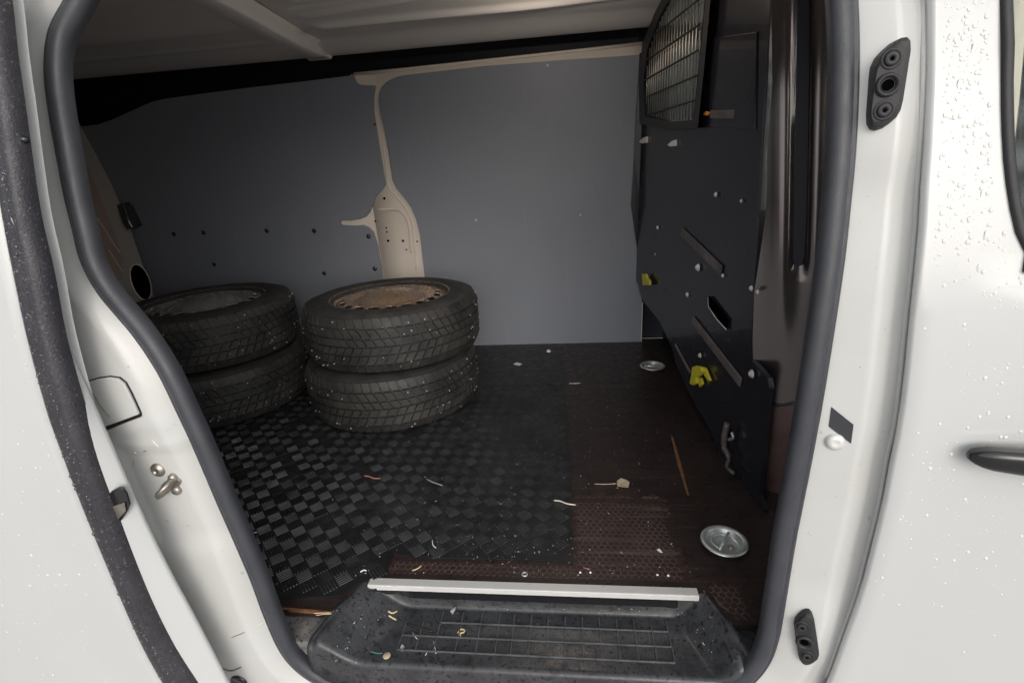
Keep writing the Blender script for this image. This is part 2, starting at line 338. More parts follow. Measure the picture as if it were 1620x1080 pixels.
# ------------------------------------------------------------------ front pillar furniture
def block(cpx, top, bot, halfw, name, out0, lean, scale, tilt):
    c = FH(*cpx, .001); up = (PS(*top, out0) - PS(*bot, out0)); H = up.length; up.normalize()
    side = OUT.cross(up).normalized() * -1
    if side.x < 0: side = -side
    nrm = (OUT + V((tilt, 0, 0))).normalized(); side = (side - nrm * side.dot(nrm)).normalized(); up = nrm.cross(side) * (1 if nrm.cross(side).z > 0 else -1)
    hw, hh = halfw, H / 2
    ol = [(-.98, .35), (-.95, .58), (-.75, .76), (-.4, .88), (.0, .97), (.35, 1.0), (.68, .97), (.9, .86), (1.0, .66), (1.0, .3), (1.0, -.5), (.96, -.7), (.78, -.84), (.4, -.94), (.0, -1.0), (-.4, -1.0), (-.7, -.93), (-.9, -.78), (-.97, -.55)]
    def ring(k, d, sh=0): return [c + side * (x * hw * k + sh) + up * (y * hh * k + lean * x * hh * .1) + nrm * d for x, y in ol]
    b = MB(); R = [ring(1.0, -.012), ring(1.0, .006 * scale), ring(.93, .011 * scale, -.001), ring(.80, .0125 * scale, -.004), ring(.3, .0125 * scale, -.004)]
    n = len(ol)
    vs = [p for r in R for p in r]; fs = []
    for i in range(len(R) - 1):
        for k in range(n): fs.append((i * n + k, i * n + (k + 1) % n, (i + 1) * n + (k + 1) % n, (i + 1) * n + k))
    fs.append(tuple(range((len(R) - 1) * n, len(R) * n)))
    o = b.add(vs, fs).build(name, 'plastic', van, bevel=.0008)
    cc = c - side * .004 + nrm * .0126 * scale
    for s_ in (.58, -.58):
        p = cc + up * hh * s_
        MB().lathe([(.0001, .0012), (.0022, .0012), (.0026, .0028), (.0068, .0028), (.0075, .0018), (.0077, 0)], p, nrm, 20).build('screw', 'plastic', o, smooth=True)
        MB().lathe([(.0085, .0004), (.0105, .0016), (.0112, .0)], p, nrm, 20).build('screw_ring', 'plastic', o, smooth=True)
        MB().lathe([(.0001, .0032), (.0022, .0032)], p, nrm, 6).build('hex_socket', 'hole', o)
    MB().lathe([(.0001, -.003), (.0062, -.003), (.0080, .0008), (.0095, .0032), (.0112, .0034), (.0128, .0018), (.0132, .0)], cc + nrm*.0005, nrm, 24).build('buffer_ring', 'plastic', o, smooth=True)
    MB().lathe([(.0001, .0016), (.0062, .0016)], cc, nrm, 18).build('buffer_hole', 'hole', o)
    return o
block((1401, 137), (1403, 71), (1397, 203), .0170, 'door_buffer', -.014, 1, 1.3, -.15)
block((1275, 1006), (1271, 967), (1281, 1042), .0155, 'door_buffer', -.012, 1, .8, -.25)
def onpill(pts, off): return [PS(x, y, off) for x, y in pts]
MB().prism([FH(x, y, .0006) for x, y in [(1315, 643), (1350, 671), (1346, 701), (1311, 674)]], OUT * .0006).build('black_sticker', 'sticker', frame)
MB().lathe([(.0001, .006), (.0025, .0055), (.005, .0068), (.0085, .006), (.0125, .003), (.013, -.012)], FH(1321, 698), (OUT + V((-.2, 0, 0))), 20).build('pillar_screw', 'alu', frame, smooth=True)

hem = cr([FH(x - 9, y, .0005) for x, y in lip[1:-1]], 60)
MB().tube(hem, .0035, 8).build('pillar_hem', 'jamb', frame, smooth=True)
# ------------------------------------------------------------------ front door
def Yd(x, z): return Ys(z) - .012 - .035 * sstep(.35, .8, x) - .012 * math.exp(-((z - .35) / .5) ** 2)
def PD(px, py):
    p = PY(px, py, -.06)
    for _ in range(15): p = PY(px, py, Yd(p.x, p.z))
    return p
edge = sorted((p.z, p.x + .003) for p in [PD(x, y) for x, y in lip])
win = [(.35, 1.6), (.585, 1.6), (.60, .95), (.63, .74), (.68, .655), (.75, .615), (.85, .592), (.95, .580), (1.05, .57), (1.2, .55)]
wp = [PD(x, y) for x, y in [(1585, 0), (1586, 130), (1588, 220), (1594, 290), (1605, 350), (1622, 395)]]
win = [(.35, 1.6), (wp[-1].z - .075, 1.6), (wp[-1].z - .062, .95), (wp[-1].z - .04, wp[-1].x + .045)] + sorted((p.z, p.x) for p in wp) + [(1.3, wp[0].x - .03)]
zs = [-.45 + .05 * k for k in range(22)] + [z for z, x in win if z > .46] + [.9, 1.0, 1.05, 1.1, 1.2]
zs = sorted(set(round(z, 4) for z in zs if z <= 1.22))
rows = []
for z in zs:
    x0 = interp(edge, z); x1 = interp(win, z)
    row = [V((x0 + .008, Yd(x0, z) + .014, z)), V((x0, Yd(x0, z) + .010, z)), V((x0, Yd(x0, z) + .003, z)), V((x0 + .003, Yd(x0, z), z))]
    for k in range(1, 15): x = x0 + .003 + (x1 - x0 - .003) * (k / 14) ** 1.5; row.append(V((x, Yd(x, z), z)))
    rows.append(row)
fdoor = MB().grid(rows).build('front_door', 'white', van, smooth=True)
wedge = [(z, x) for z, x in win if z > .46]
path = cr([V((x, Yd(x, z) - .001, z)) for z, x in sorted(wedge, reverse=True)], 60)
rws = []
for i, p in enumerate(path):
    t = (path[min(i + 1, 59)] - path[max(i - 1, 0)]).normalized(); s_ = V((0, -1, 0)); n_ = t.cross(s_).normalized()
    if n_.x + n_.z < 0: n_ = -n_
    rws.append([p + n_ * u + s_ * v for u, v in [(-.002, -.004), (-.002, .002), (.002, .004), (.007, .004), (.010, .001), (.011, -.012)]])
MB().grid(rws).build('window_seal', 'plastic', fdoor, smooth=True)
gr = []
for z in [.50 + .06 * k for k in range(13)]:
    gr.append([V((x, Yd(x, z) + .006, z)) for x in [.52, .6, .7, .85, 1.1, 1.6]])
wg = MB().grid(gr).build('window_glass', 'glass', fdoor, smooth=True, solid=.004)
# handle
hrow = []
h0 = PY(1537, 724, PD(1537, 724).y - .022); hx = V((1, 0, 0))
for k in range(16):
    q = (k / 15) ** 1.8; x = h0.x + .24 * q
    e_ = math.sqrt(max(0, 1 - (1 - min(1, (q + .004) / .12)) ** 2)); hh = (.0165 + .0075 * sstep(.0, .6, q)) * e_; hd = .013 * e_
    yc = Yd(x, h0.z) - .018 - .012 * math.sin(math.pi * q)
    zc = h0.z - .002 * q
    hrow.append([V((x, yc + hd * math.cos(a) * 1.0, zc + hh * max(-.9, min(.8, math.sin(a) * 1.15)))) for a in [2 * math.pi * j / 16 for j in range(17)]])
hb = MB().grid(hrow); hb.f += [tuple(range(16)), tuple(range(15 * 17, 15 * 17 + 16))]
hd_ = hb.build('door_handle', 'gloss', fdoor, smooth=True)

# ------------------------------------------------------------------ sliding door, slid back along the van's side
re_ = [(-6,-60),(5,0),(14,80),(27,170),(38,250),(53,345),(73,430),(90,520),(108,590),(127,655),(147,720),(165,770),(185,820),(208,880),(237,950),(272,1020),(310,1080),(345,1130)]
le_ = [(-60,-60),(-42,0),(-34,80),(-24,170),(-13,250),(2,345),(18,430),(35,510),(55,590),(75,660),(98,722),(119,778),(140,830),(165,890),(195,960),(222,1020),(255,1080),(290,1130)]
DO = -.080
right3 = cr([PS(x, y, DO) for x, y in re_], 60); left3 = cr([PS(x, y, DO - .004) for x, y in le_], 60)
rows = []
for i, p in enumerate(left3):
    row = [right3[i] + V((-.004, .03, 0)), p + V((.004, .022, 0)), p + V((.0015, .008, 0)), p + V((-.0005, .001, 0))]
    for k in range(1, 13):
        x = p.x - .0005 - .9 * (k / 12) ** 1.6; row.append(V((x, p.y - .012 * sstep(0, .25, p.x - x), p.z)))
    rows.append(row)
sdoor = MB().grid(rows).build('sliding_door', 'white', van, smooth=True)
rows = []
for i in range(60):
    a, b = left3[i], right3[i]; row = []
    for q, v in [(0.03, -.012), (.02, .0), (.10, .006), (.25, .0115), (.42, .013), (.55, .0115), (.68, .0145), (.84, .012), (.95, .005), (1.0, -.004), (1.0, -.009)]:
        row.append(a.lerp(b, q) + V((0, -v + .003, 0)))
    rows.append(row)
strim = MB().grid(rows).build('edge_rubber', 'trim', sdoor, smooth=True)
st = [(-80,-60),(-50,0),(-30,100),(0,250),(40,380),(78,480),(104,545),(133,610),(165,682),(200,762),(240,850),(270,910),(300,965),(330,1022),(360,1080),(388,1130)]
st3 = cr([PS(x, y, -.060) for x, y in st], 60)
sb3 = sorted(((p.z, p) for p in st3), key=lambda q: q[0])
def sb(z): return interp([(a, b.x) for a, b in sb3], z)
rows = []
for i, p in enumerate(right3):
    x = sb(p.z); b = V((x, Ys(p.z) - .060, p.z))
    a = p + V((-.002, .004, 0))
    if b.x < a.x - .03: b.x = a.x - .03
    rows.append([a, a.lerp(b, .3), a.lerp(b, .9), b + V((0, .002, 0)), b + V((-.004, .008, 0)), b + V((-.5, .012, 0))])
MB().grid(rows).build('inner_flange', 'white', sdoor, smooth=True)
def PF(x, y): return PS(x, y, -.071)
sock = [(170,784),(178,774),(189,768),(197,769),(203,778),(208,795),(204,806),(196,818),(189,826),(182,812)]
MB().prism([PF(x, y) for x, y in sock], V((.002, -.005, 0))).build('latch_socket', 'gloss', sdoor, bevel=.002)
MB().prism([PF(x, y) + V((.002, -.0055, 0)) for x, y in [(180,797),(200,790),(202,803),(188,818)]], V((.001, -.0015, 0))).build('latch_plate', 'steel', sdoor)
MB().tube([PS(26, 223, -.075), PS(40, 221, -.075), PS(45, 221.5, -.075)], [.005, .005, .002], 10).build('guide_pin', 'gloss', sdoor, smooth=True)

# ------------------------------------------------------------------ load floor
rimL0, rimL1 = PZ(570, 925), PZ(472, 1026, -.015)
rimR0, rimR1 = PZ(1113, 933), PZ(1160, 990)
yS = .092                                      # rear edge of the step cut-out
def xl(y): return rimL0.x + (rimL1.x - rimL0.x) * (rimL0.y - y) / (rimL0.y - rimL1.y)
def xr(y): return rimR0.x + (rimR1.x - rimR0.x) * (rimR0.y - y) / (rimR0.y - rimR1.y)
fb = [PZ(430, 962), PZ(524, 969), V((xl(.08), .08, 0)), V((xl(.08) + .004, yS, 0)), V((.245, yS, 0)), V((xr(.085), .085, 0)), PZ(1158, 987), PZ(1230, 987), V((.60, .02, 0)), V((.60, 1.60, 0)), V((-2.3, 1.60, 0)), V((-2.3, .012, 0))]
floor = MB().prism(fb, V((0, 0, -.015))).build('floor_board', 'board', van)
MB().prism([PZ(445, 962.5, .0008), PZ(524, 969.5, .0008), PZ(526, 966, .0008), PZ(448, 960, .0008)], V((0, 0, -.006))).build('board_edge', 'rawwood', floor)
MB().tube([PZ(1113, 934, .001), PZ(1135, 962, .0), PZ(1158, 987.5, .0)], .0015, 6).build('board_edge', 'rawwood', floor)
MB().tube([PZ(571, 923, .001), PZ(548, 944, .0), PZ(525, 968, .0)], .0012, 6).build('board_edge', 'rawwood', floor)
sill = MB().prism([V((-.75, .06, -.02)), V((-.75, -.04, -.02)), V((xl(-.04) + .02, -.04, -.02)), V((xl(.06) + .005, .06, -.02))], V((0, 0, -.02))).build('sill_metal', 'sill', van)
sill2 = MB().prism([V((xr(.06) - .01, .06, -.016)), V((xr(-.02) - .03, -.04, -.016)), V((.5, -.04, -.016)), V((.5, .06, -.016))], V((0, 0, -.02))).build('sill_metal', 'step', van)
# scuffed line
MB().prism([PZ(1061, 688, .0003), PZ(1065, 692, .0003), PZ(1078, 735, .0003), PZ(1090, 783, .0003), PZ(1087, 782, .0003), PZ(1072, 735, .0003)], V((0, 0, .0006))).build('board_scuff', 'rawwood', floor)

# step well: one moulded tray
TD = -.056
def trayz(x, y):
    a = .115; b = .07
    dl = (x - xl(y)); dr = (xr(y) - x); db = yS - .004 - y
    fl_ = sstep(0, a, dl) ; fr = sstep(0, b, dr); fbk = sstep(-.004, .008, db)
    return .001 + (TD - .001) * fl_ * fr * fbk
rows = []
ys = [yS - .003, yS - .006, yS - .010, yS - .014, yS - .018, yS - .022] + [yS - .026 - .006 * k for k in range(20)]
for y in ys:
    a, b = xl(max(y, -.036)), xr(max(y, -.03)); row = []
    for k in range(121):
        x = a + (b - a) * k / 120; row.append(V((x, y, trayz(x, y) - (.02 * sstep(.03, -.06, y) if (k < 3 or k > 117) else .0))))
    rows.append(row)
LASTROW = list(rows[-1])
for dy, dz in ((-.004, -.004), (-.006, -.012), (-.007, -.12)): rows.append([p + V((0, dy, dz)) for p in LASTROW])
tray = MB().grid(rows).build('step_well', 'step', van, smooth=True, solid=.003)
MB().tube([rimL0 + V((.002, -.010, -.002)), V((xl(0), 0, .0)), V((xl(-.036), -.036, -.002))], .0018, 8).build('tray_rim', 'plastic', tray, smooth=True)
rz = [(xl(.06) + .03, .012), (xl(.06) + .05, .004), (xl(.06) + .085, 0), (.175, 0), (.203, .0005)]
rg = [[V((x, yS - .0075 - dy * 1.2, z)) for x, dy in rz] for z in (-.004, TD + .006)]; rg.append([V((x, yS - .010 - dy * 1.2, TD + .001)) for x, dy in rz])
MB().grid(rg).build('step_riser', 'gloss', tray, solid=.002)
# grid of ridges on the tread
yr = [PZ(800, v, TD).y for v in (990, 1013, 1037)]
xg = [PZ(v, 1013, TD).x for v in (634, 662, 690, 724, 756, 786, 810, 838, 866, 894, 922, 950, 978, 1006, 1034, 1060)]
for k, y in enumerate(yr):
    x0 = xg[0] if k else xg[2]; n = 3
    MB().box(((x0 + xg[-1]) / 2, y, TD + .0025), xg[-1] - x0, .0022, .005).build('tread_ridge', 'ridge', tray, bevel=.0006)
for k, x in enumerate(xg):
    y1 = PZ(800, 972, TD).y if k > 1 else yr[0]
    MB().box((x, (yr[-1] + y1) / 2, TD + .0015), .0022, y1 - yr[-1], .005).build('tread_ridge', 'ridge', tray, bevel=.0006)
# aluminium strip on the step edge
sA, sB = PZ(583, 921, .004), PZ(1103, 932, .004)
b = MB(); yb0 = sA.y - .004
prof_ = [(.018, 0.0015), (.018, .0035), (-.001, .0042), (-.003, .0034), (-.0035, -.008), (-.0015, -.008), (-.001, .0005)]
b.add([V((x, yb0 + u, v)) for x in (sA.x, sB.x) for u, v in prof_], [tuple(range(7)), tuple(range(7, 14))] + [(i, (i + 1) % 7, 7 + (i + 1) % 7, 7 + i) for i in range(7)])
strip = b.build('sill_strip', 'alu', van, bevel=.0005)
for px in (598, 633, 722, 838, 955, 1077):
    p = PZ(px, 921 + (px - 583) * .018, .0025); MB().lathe([(.0001, .0014), (.002, .0012), (.0032, 0)], p, (0, 0, 1), 12).build('screw', 'zinc', strip, smooth=True)

# hexagon grip on the board
mat_xr = PZ(905, 885).x; mat_y0 = PZ(760, 885).y; mat_xs = PZ(617, 890).x
ringc = [PZ(1145, 861), PZ(1032, 582)]
hb = MB(); P_ = .0142; hx_ = P_ * .41 / math.cos(math.pi / 6)
gx0, gx1, gy0, gy1 = xl(.09) - .02, .44, -.0, .44
j = 0; y = gy0
mask_r = random.Random(3)
while y < gy1:
    x = gx0 + (P_ / 2 if j % 2 else 0)
    while x < gx1:
        ok = True
        if x < mat_xr + .008 and y > mat_y0 - .008: ok = False
        if x < mat_xs and y > .05: ok = False
        if y < yS + .022 and xl(max(y, .07)) - .01 < x < xr(y) + .01: ok = False
        if (x - ringc[0].x) ** 2 + (y - ringc[0].y) ** 2 < .055 ** 2: ok = False
        if x > .235 + .05 * max(0, .12 - y) / .1 and y > .135: ok = False
        if y > .375 and mask_r.random() < (y - .375) / .05: ok = False
        if x < -.42: ok = ok and y > .02 and x < xl(y) - .01
        if x > PZ(1205, 987).x or (y < .03 and x > -.2): ok = False
        if ok:
            c = V((x, y, 0)); n = 6
            top = [c + V((hx_ * math.cos(math.pi / 6 + k * math.pi / 3), hx_ * math.sin(math.pi / 6 + k * math.pi / 3), .0011)) for k in range(6)]
            bot = [V((p.x, p.y, .0)) + (p - c) * .06 for p in top]
            hb.add(top + bot, [(0, 1, 2, 3, 4, 5)] + [(k, (k + 1) % 6, 6 + (k + 1) % 6, 6 + k) for k in range(6)])
        x += P_
    y += P_ * .866; j += 1
hx = stuff(hb.build('hexagon_grip', 'hexpad', floor))
# dusty ground between the hexagons: thin sheets just over the board
MB().prism([V((mat_xr + .012, yS + .03, .0002)), V((.222, yS + .03, .0002)), V((.212, .36, .0002)), V((mat_xr + .012, .37, .0002))], V((0, 0, .0003))).build('board_dust', 'groove', floor)
MB().prism([V((mat_xs + .012, yS + .03, .0002)), V((mat_xr + .011, yS + .03, .0002)), V((mat_xr + .011, mat_y0 - .012, .0002)), V((mat_xs + .012, mat_y0 - .012, .0002))], V((0, 0, .0003))).build('board_dust', 'groove', floor)

MB().prism([V((.246, .02, .0002)) if 0 else V((xr(.06) + .006, .06, .0002)), V((.30, .036, .0002)), V((.325, .036, .0002)), V((.32, .115, .0002)), V((.27, .115, .0002)), V((.265, yS + .006, .0002))], V((0, 0, .0003))).build('board_dust', 'groove', floor)
# rubber mat with squares of ribs
mp = [V((-2.1, 1.5, 0)), V((-2.1, .06, 0)), PZ(452, 948), PZ(540, 944), PZ(566, 924), PZ(592, 918), PZ(608, 912), V((mat_xs, mat_y0 + .01, 0)), V((mat_xs + .06, mat_y0, 0)), V((mat_xr - .11, mat_y0 + .001, 0)), V((mat_xr, mat_y0, 0)), V((mat_xr, .55, 0)), PZ(897, 640), V((-.03, 1.5, 0))]
mp = [V((p.x, p.y, .0006)) for p in mp]
matt = MB().prism(mp, V((0, 0, .003))).build('rubber_mat', 'mat', van)
def inpoly(x, y, poly):
    c = False; n = len(poly)
    for i in range(n):
        a, b = poly[i], poly[i - 1]
        if (a.y > y) != (b.y > y) and x < (b.x - a.x) * (y - a.y) / (b.y - a.y) + a.x: c = not c
    return c
S = .0325                                      # side of one square
def sq_mesh(nm):
    b = MB(); n = 5
    for k in range(n):
        yy = -S / 2 + S * (k + .5) / n; hw_, hh_ = S * .5 - .0012, S / n * .32
        v = [V((-hw_, yy - hh_, 0)), V((hw_, yy - hh_, 0)), V((hw_, yy + hh_, 0)), V((-hw_, yy + hh_, 0)),
             V((-hw_ + .0012, yy - hh_ * .35, .0017)), V((hw_ - .0012, yy - hh_ * .35, .0017)), V((hw_ - .0012, yy + hh_ * .35, .0017)), V((-hw_ + .0012, yy + hh_ * .35, .0017))]
        b.add(v, [(4, 5, 6, 7), (0, 1, 5, 4), (1, 2, 6, 5), (2, 3, 7, 6), (3, 0, 4, 7)])
    return b
sqb = sq_mesh('rib_square')
sqm = bpy.data.meshes.new('rib_square'); sqm.from_pydata([tuple(v) for v in sqb.v], [], sqb.f); sqm.materials.append(M['matrib'])
ang = math.radians(43); ca, sa = math.cos(ang), math.sin(ang)
cells = []
for i in range(-90, 90):
    for j in range(-90, 90):
        x = -.3 + (i * ca - j * sa) * S; y = .5 + (i * sa + j * ca) * S
        if not (-1.75 < x < .02 and .03 < y < 1.1): continue
        if not all(inpoly(x + a * S * .45, y + b_ * S * .45, mp) for a, b_ in ((1, 0), (-1, 0), (0, 1), (0, -1))): continue
        if y - .03 < (-x - .62) * .95 - .02: continue     # hidden behind the rear edge of the opening
        cells.append(((V((x, y, 0)) - CAM).length, x, y, (i + j) % 2))
cells.sort()
wr_ = random.Random(9)
def wear(x, y, k):                             # each square a little out of true, some trodden flat
    zs_ = wr_.uniform(.75, 1.15) if wr_.random() > .18 else wr_.uniform(.2, .5)
    return Matrix.Translation((x + wr_.uniform(-.0006, .0006), y + wr_.uniform(-.0006, .0006), .0034)) @ Matrix.Rotation(wr_.uniform(-.03, .03), 4, 'X') @ Matrix.Rotation(wr_.uniform(-.03, .03), 4, 'Y') @ Matrix.Rotation(ang + k * math.pi / 2 + wr_.uniform(-.03, .03), 4, 'Z') @ Matrix.Diagonal((1, 1, zs_, 1))
for d, x, y, k in cells[:300]:
    inst('rib_square', sqm, matt, wear(x, y, k))
rb = MB()
for d, x, y, k in cells[300:]:
    mw = wear(x, y, k); rb.add([mw @ v for v in sqb.v], sqb.f)
stuff(rb.build('rib_squares', 'matrib', matt))

# tie-down dishes
def dish(c, r, rot):
    up = V((0, 0, 1))
    o = MB().lathe([(.0001, -.010), (r * .55, -.010), (r * .68, -.008), (r * .74, -.0005), (r * .80, .0025), (r * .90, .0032), (r * .98, .0022), (r, .0002)], c, up, 40).build('tie_down_dish', 'zinc', van, smooth=True)
    d = V((math.cos(rot), math.sin(rot), 0)); e = V((-d.y, d.x, 0)); q = V(c)
    MB().tube([q + d * r * .66 + up * -.002, q + up * -.0015, q - d * r * .66 + up * -.002], .004, 8).build('cross_bar', 'zinc', o, smooth=True)
    MB().tube([q + up * -.004 + d * r * .5 * math.cos(a) + e * r * .52 * math.sin(a) for a in [math.pi * k / 12 for k in range(13)]], .0035, 8).build('lashing_ring', 'zinc', o, smooth=True)
    MB().lathe([(.0001, .004), (.005, .003), (.008, 0)], q - e * r * .32 + up * -.0095, up, 14).build('centre_bolt', 'steel', o, smooth=True)
# recess the board under each dish by raising the dish bowl onto it
for c, rot in ((ringc[0], 1.0), (ringc[1], .1)): dish(c + V((0, 0, .0105)), .050, rot)

# ------------------------------------------------------------------ far wall
ye = [(560, 117.5), (640, 110), (760, 97), (900, 82), (1016, 69)]
ytab = sorted((PW(x, y).x, PW(x, y).z) for x, y in ye)
ws, wl = [], []
for k in range(15):
    q_ = k / 14
    wl.append([V((x, Yw(q_ * .98), -.01 + .99 * q_)) for x in (-2.35, -1.6, -1.0, -.868)])
    ws.append([V((x, Yw(-.01 + (interp(ytab, x) + .01) * q_), -.01 + (interp(ytab, x) + .01) * q_)) for x in (-.866, -.76, -.6, -.4, -.1, .1, .25, .318)])
wall = MB().grid(ws).grid(wl).build('side_wall', 'beige', van, smooth=True, solid=.004)
MB().prism([V((-2.4, 1.66, -.02)), V((.5, 1.66, -.02)), V((.5, 1.64, 1.45)), V((-2.4, 1.64, 1.45))], V((0, .01, 0))).build('outer_skin', 'cavity', van)
def panel(pts, name, off, th, m, par):
    return MB().prism([PW(x, y, off) for x, y in pts], V((0, th, 0))).build(name, m, par, bevel=.0015)
pL = [(243,545),(247,478),(228,425),(203,352),(176,290),(153,246),(128,200),(155,197),(180,188),(215,172),(240,161),(262,156),(300,151),(345,145),(400,138),(480,129),(559,119),(564,131),(571,135),(594,136),(591,155),(591,175),(598,220),(610,292),(603,302),(594,311),(590,324),(585,336),(579,343),(569,347),(555,349),(540,349),(538,353),(541,356),(560,357),(575,356),(584,360),(591,367),(598,390),(604,427),(622,560)]
# the left lining is cut in two along its length only where the photograph shows it: one sheet
lin1 = panel(pL, 'lining_panel', .014, .010, 'lining', van)
pR = [(686,560),(670,424),(664,371),(658,347),(651,330),(643,318),(635,308),(627,298),(621,286),(615,245),(609,210),(602,180),(599,160),(600,148),(604,138),(611,130),(620,125),(630,121),(642,119),(763,105),(880,96),(1012,87),(1006,180),(1003,250),(998,325),(1006,380),(1014,440),(1016,480),(1014,548)]
lin2 = panel(pR, 'lining_panel', .012, .010, 'lining', van)
MB().tube([PW(1016.5, 478, .014), PW(1015.5, 510, .014), PW(1014.5, 541, .014)], .0018, 6).build('panel_edge', 'beige', lin2)
for x, y in [(275,370),(322,368),(422,365),(497,365),(339,418),(513,432),(583,374),(593,425)]:
    MB().lathe([(.0001, .006), (.006, .005), (.011, .001), (.0112, 0)], PW(x, y, .0135), OUT, 14).build('rivet', 'gloss', lin1, smooth=True)
for x, y in [(866,104),(753,348),(918,340)]:
    MB().lathe([(.0001, .004), (.004, .003), (.006, 0)], PW(x, y, .0115), OUT, 10).build('rivet', 'boltw', lin2, smooth=True)
MB().prism([PW(x, y, .016) for x, y in [(1012,84),(1006,180),(1003,250),(998,325),(1006,380),(1014,440),(1030,440),(1030,84)]], V((0, .02, 0))).build('corner_strip', 'navy', van)
# pillar pressing: raised bead and punched holes
MB().tube(cr([PW(x, y, .002) for x, y in [(598, 332), (618, 332), (633, 334), (643, 345), (648, 365), (649, 385), (651, 400)]], 22), .006, 8).build('pillar_bead', 'beige', wall, smooth=True)
MB().tube(cr([PW(x, y, .003) for x, y in [(606, 228), (610, 260), (616, 297), (626, 310), (641, 328), (652, 352), (656, 390), (658, 426)]], 30), .0035, 8).build('pillar_bead', 'beige', wall, smooth=True)
for x, y, r in [(608,314,.006),(594,350,.0045),(611,360.5,.004),(612,367,.004),(614,381,.006),(637.5,381,.006),(643,395,.004),(660,382,.004),(593,197,.004)]:
    MB().lathe([(.0001, .0008), (r, .0008), (r, -.001)], PW(x, y, .0026 if x != 593 else .0145), OUT, 12).build('punched_hole', 'hole', wall)
MB().prism([PW(x, y, .003) for x, y in [(560,119),(565,131),(572,135),(594,136),(594,119)]], V((0, .002, 0))).build('corner_gusset', 'beige', wall, bevel=.001)
MB().tube([PW(x, y, .001) for x, y in ye], .006, 8).build('top_flange', 'beige', wall, smooth=True)

# ------------------------------------------------------------------ rear corner post and rear door seen past it
RPn = V((1, -.35, .14)).normalized(); RPp = PW(150, 246, .02)
def PR(x, y, off=0): return PP(x, y, RPp + RPn * off, RPn)
post = MB().prism([PR(x, y) for x, y in [(118,180),(128,200),(153,246),(176,290),(203,352),(228,425),(250,486),(262,560),(170,560),(100,420),(60,180)]], -RPn * .01).build('rear_post', 'postm', van)
MB().prism([PR(x, y, .002) for x, y in [(137,262),(146,280),(160,315),(174,350),(186,385),(193,410),(194,440),(180,446),(150,400),(120,300)]], RPn * .004).build('post_panel', 'postp', post, bevel=.002)
MB().tube(cr([PR(x, y, .007) for x, y in [(153, 344), (166, 363), (180, 386), (190, 400)]], 10), .0025, 6).build('sealant_bead', 'boltw', post)
MB().tube(cr([PR(x, y, .007) for x, y in [(172, 395), (183, 412), (194, 430)]], 10), .0018, 6).build('sealant_bead', 'boltw', post)
oc = (222.5, 446)
MB().prism([PR(oc[0] + 15 * math.cos(a) + 6.5 * math.sin(a), oc[1] + 27 * math.sin(a) + 2 * math.cos(a), .0012) for a in [2 * math.pi * k / 28 for k in range(28)]], RPn * .001).build('oval_opening', 'hole', post)
MB().tube(cr([PR(oc[0] + 15.5 * math.cos(a) + 6.5 * math.sin(a), oc[1] + 28 * math.sin(a) + 2 * math.cos(a), .001) for a in [2 * math.pi * k / 28 for k in range(29)]], 50), .003, 6).build('opening_rim', 'beige', post, smooth=True)
bk = PR(190, 322, .0)
MB().prism([PR(x, y, .004) for x, y in [(184,324),(196,322),(200,327),(214,328),(224,337),(226,348),(218,358),(210,362),(200,364),(193,352)]], RPn * .05).build('hinge_bracket', 'gloss', post, bevel=.006)
MB().prism([V((-2.32, -.1, -.05)), V((-2.32, 1.66, -.05)), V((-2.42, 1.66, 1.5)), V((-2.42, -.1, 1.5))], V((-.02, 0, 0))).build('rear_door', 'cavity', van)

# ------------------------------------------------------------------ roof
def Zr(x, y):
    z = 1.268 + .028 * sstep(1.47, 1.30, y) + .045 * sstep(1.35, .7, y)
    rgt = sstep(-.86, -.80, x); lft = 1 - sstep(-1.0, -.94, x)
    for yc, hw_, amp, a in ((1.18, .016, .016, 1), (1.06, .011, .015, 1), (1.00, .010, -.012, 1), (.93, .014, .017, 1), (.83, .012, .015, 1), (.74, .014, .014, 1)):
        yy = y + .03 * math.sin(x * 5.0 + yc * 9) * (1 if yc < 1.1 else .2)
        z -= amp * math.exp(-((yy - yc) / hw_) ** 2) * rgt * (1 - .5 * sstep(-.2, .2, x))
    for yc, hw_, amp in ((1.30, .02, .008), (1.12, .05, .010), (.85, .05, .010)):
        z -= amp * math.exp(-((y - yc) / hw_) ** 2) * lft
    return z
rows = []
ysr = [1.475 - .0085 * k for k in range(100)] + [.62 - .08 * k for k in range(9)]
xsr = [-2.42 + .11 * k for k in range(12)] + [-1.10 + .02 * k for k in range(80)] + [.52, .6, .72]
for y in ysr: rows.append([V((x, y, Zr(x, y) - .10 * sstep(.35, 0, y))) for x in xsr])
rows.insert(0, [V((x, 1.478, 1.285)) for x in xsr]); rows.insert(0, [V((x, 1.66, 1.33)) for x in xsr])
roof = MB().grid(rows).build('roof', 'roofp', van, smooth=True, solid=.003)
zb = 1.262
q = [PZ(250, 0, zb), PZ(322, 0, zb), PZ(511, 88, zb), PZ(487, 95, zb)]
xa, xb = (q[0].x + q[3].x) / 2, (q[1].x + q[2].x) / 2
b = MB(); pr = [(xa, .03), (xa + .006, .004), (xa + .014, 0), (xb - .014, 0), (xb - .006, .004), (xb, .03), (xb + .025, .034)]
rws = []
for k in range(20):
    y = 1.47 - 1.4 * k / 19; rws.append([V((x, y, zb - .004 + dz + .030 * sstep(1.35, .7, y) - .04 * sstep(.35, 0, y))) for x, dz in pr])
bow = b.grid(rws).build('roof_bow', 'roofp', roof, smooth=True, solid=.003)
MB().prism([V((xa - .02, 1.49, zb + .01)), V((xa + .004, 1.47, zb - .008)), V((xb, 1.47, zb - .008)), V((xb + .005, 1.49, zb + .012))], V((0, -.03, .006))).build('bow_foot', 'roofp', roof, bevel=.003)
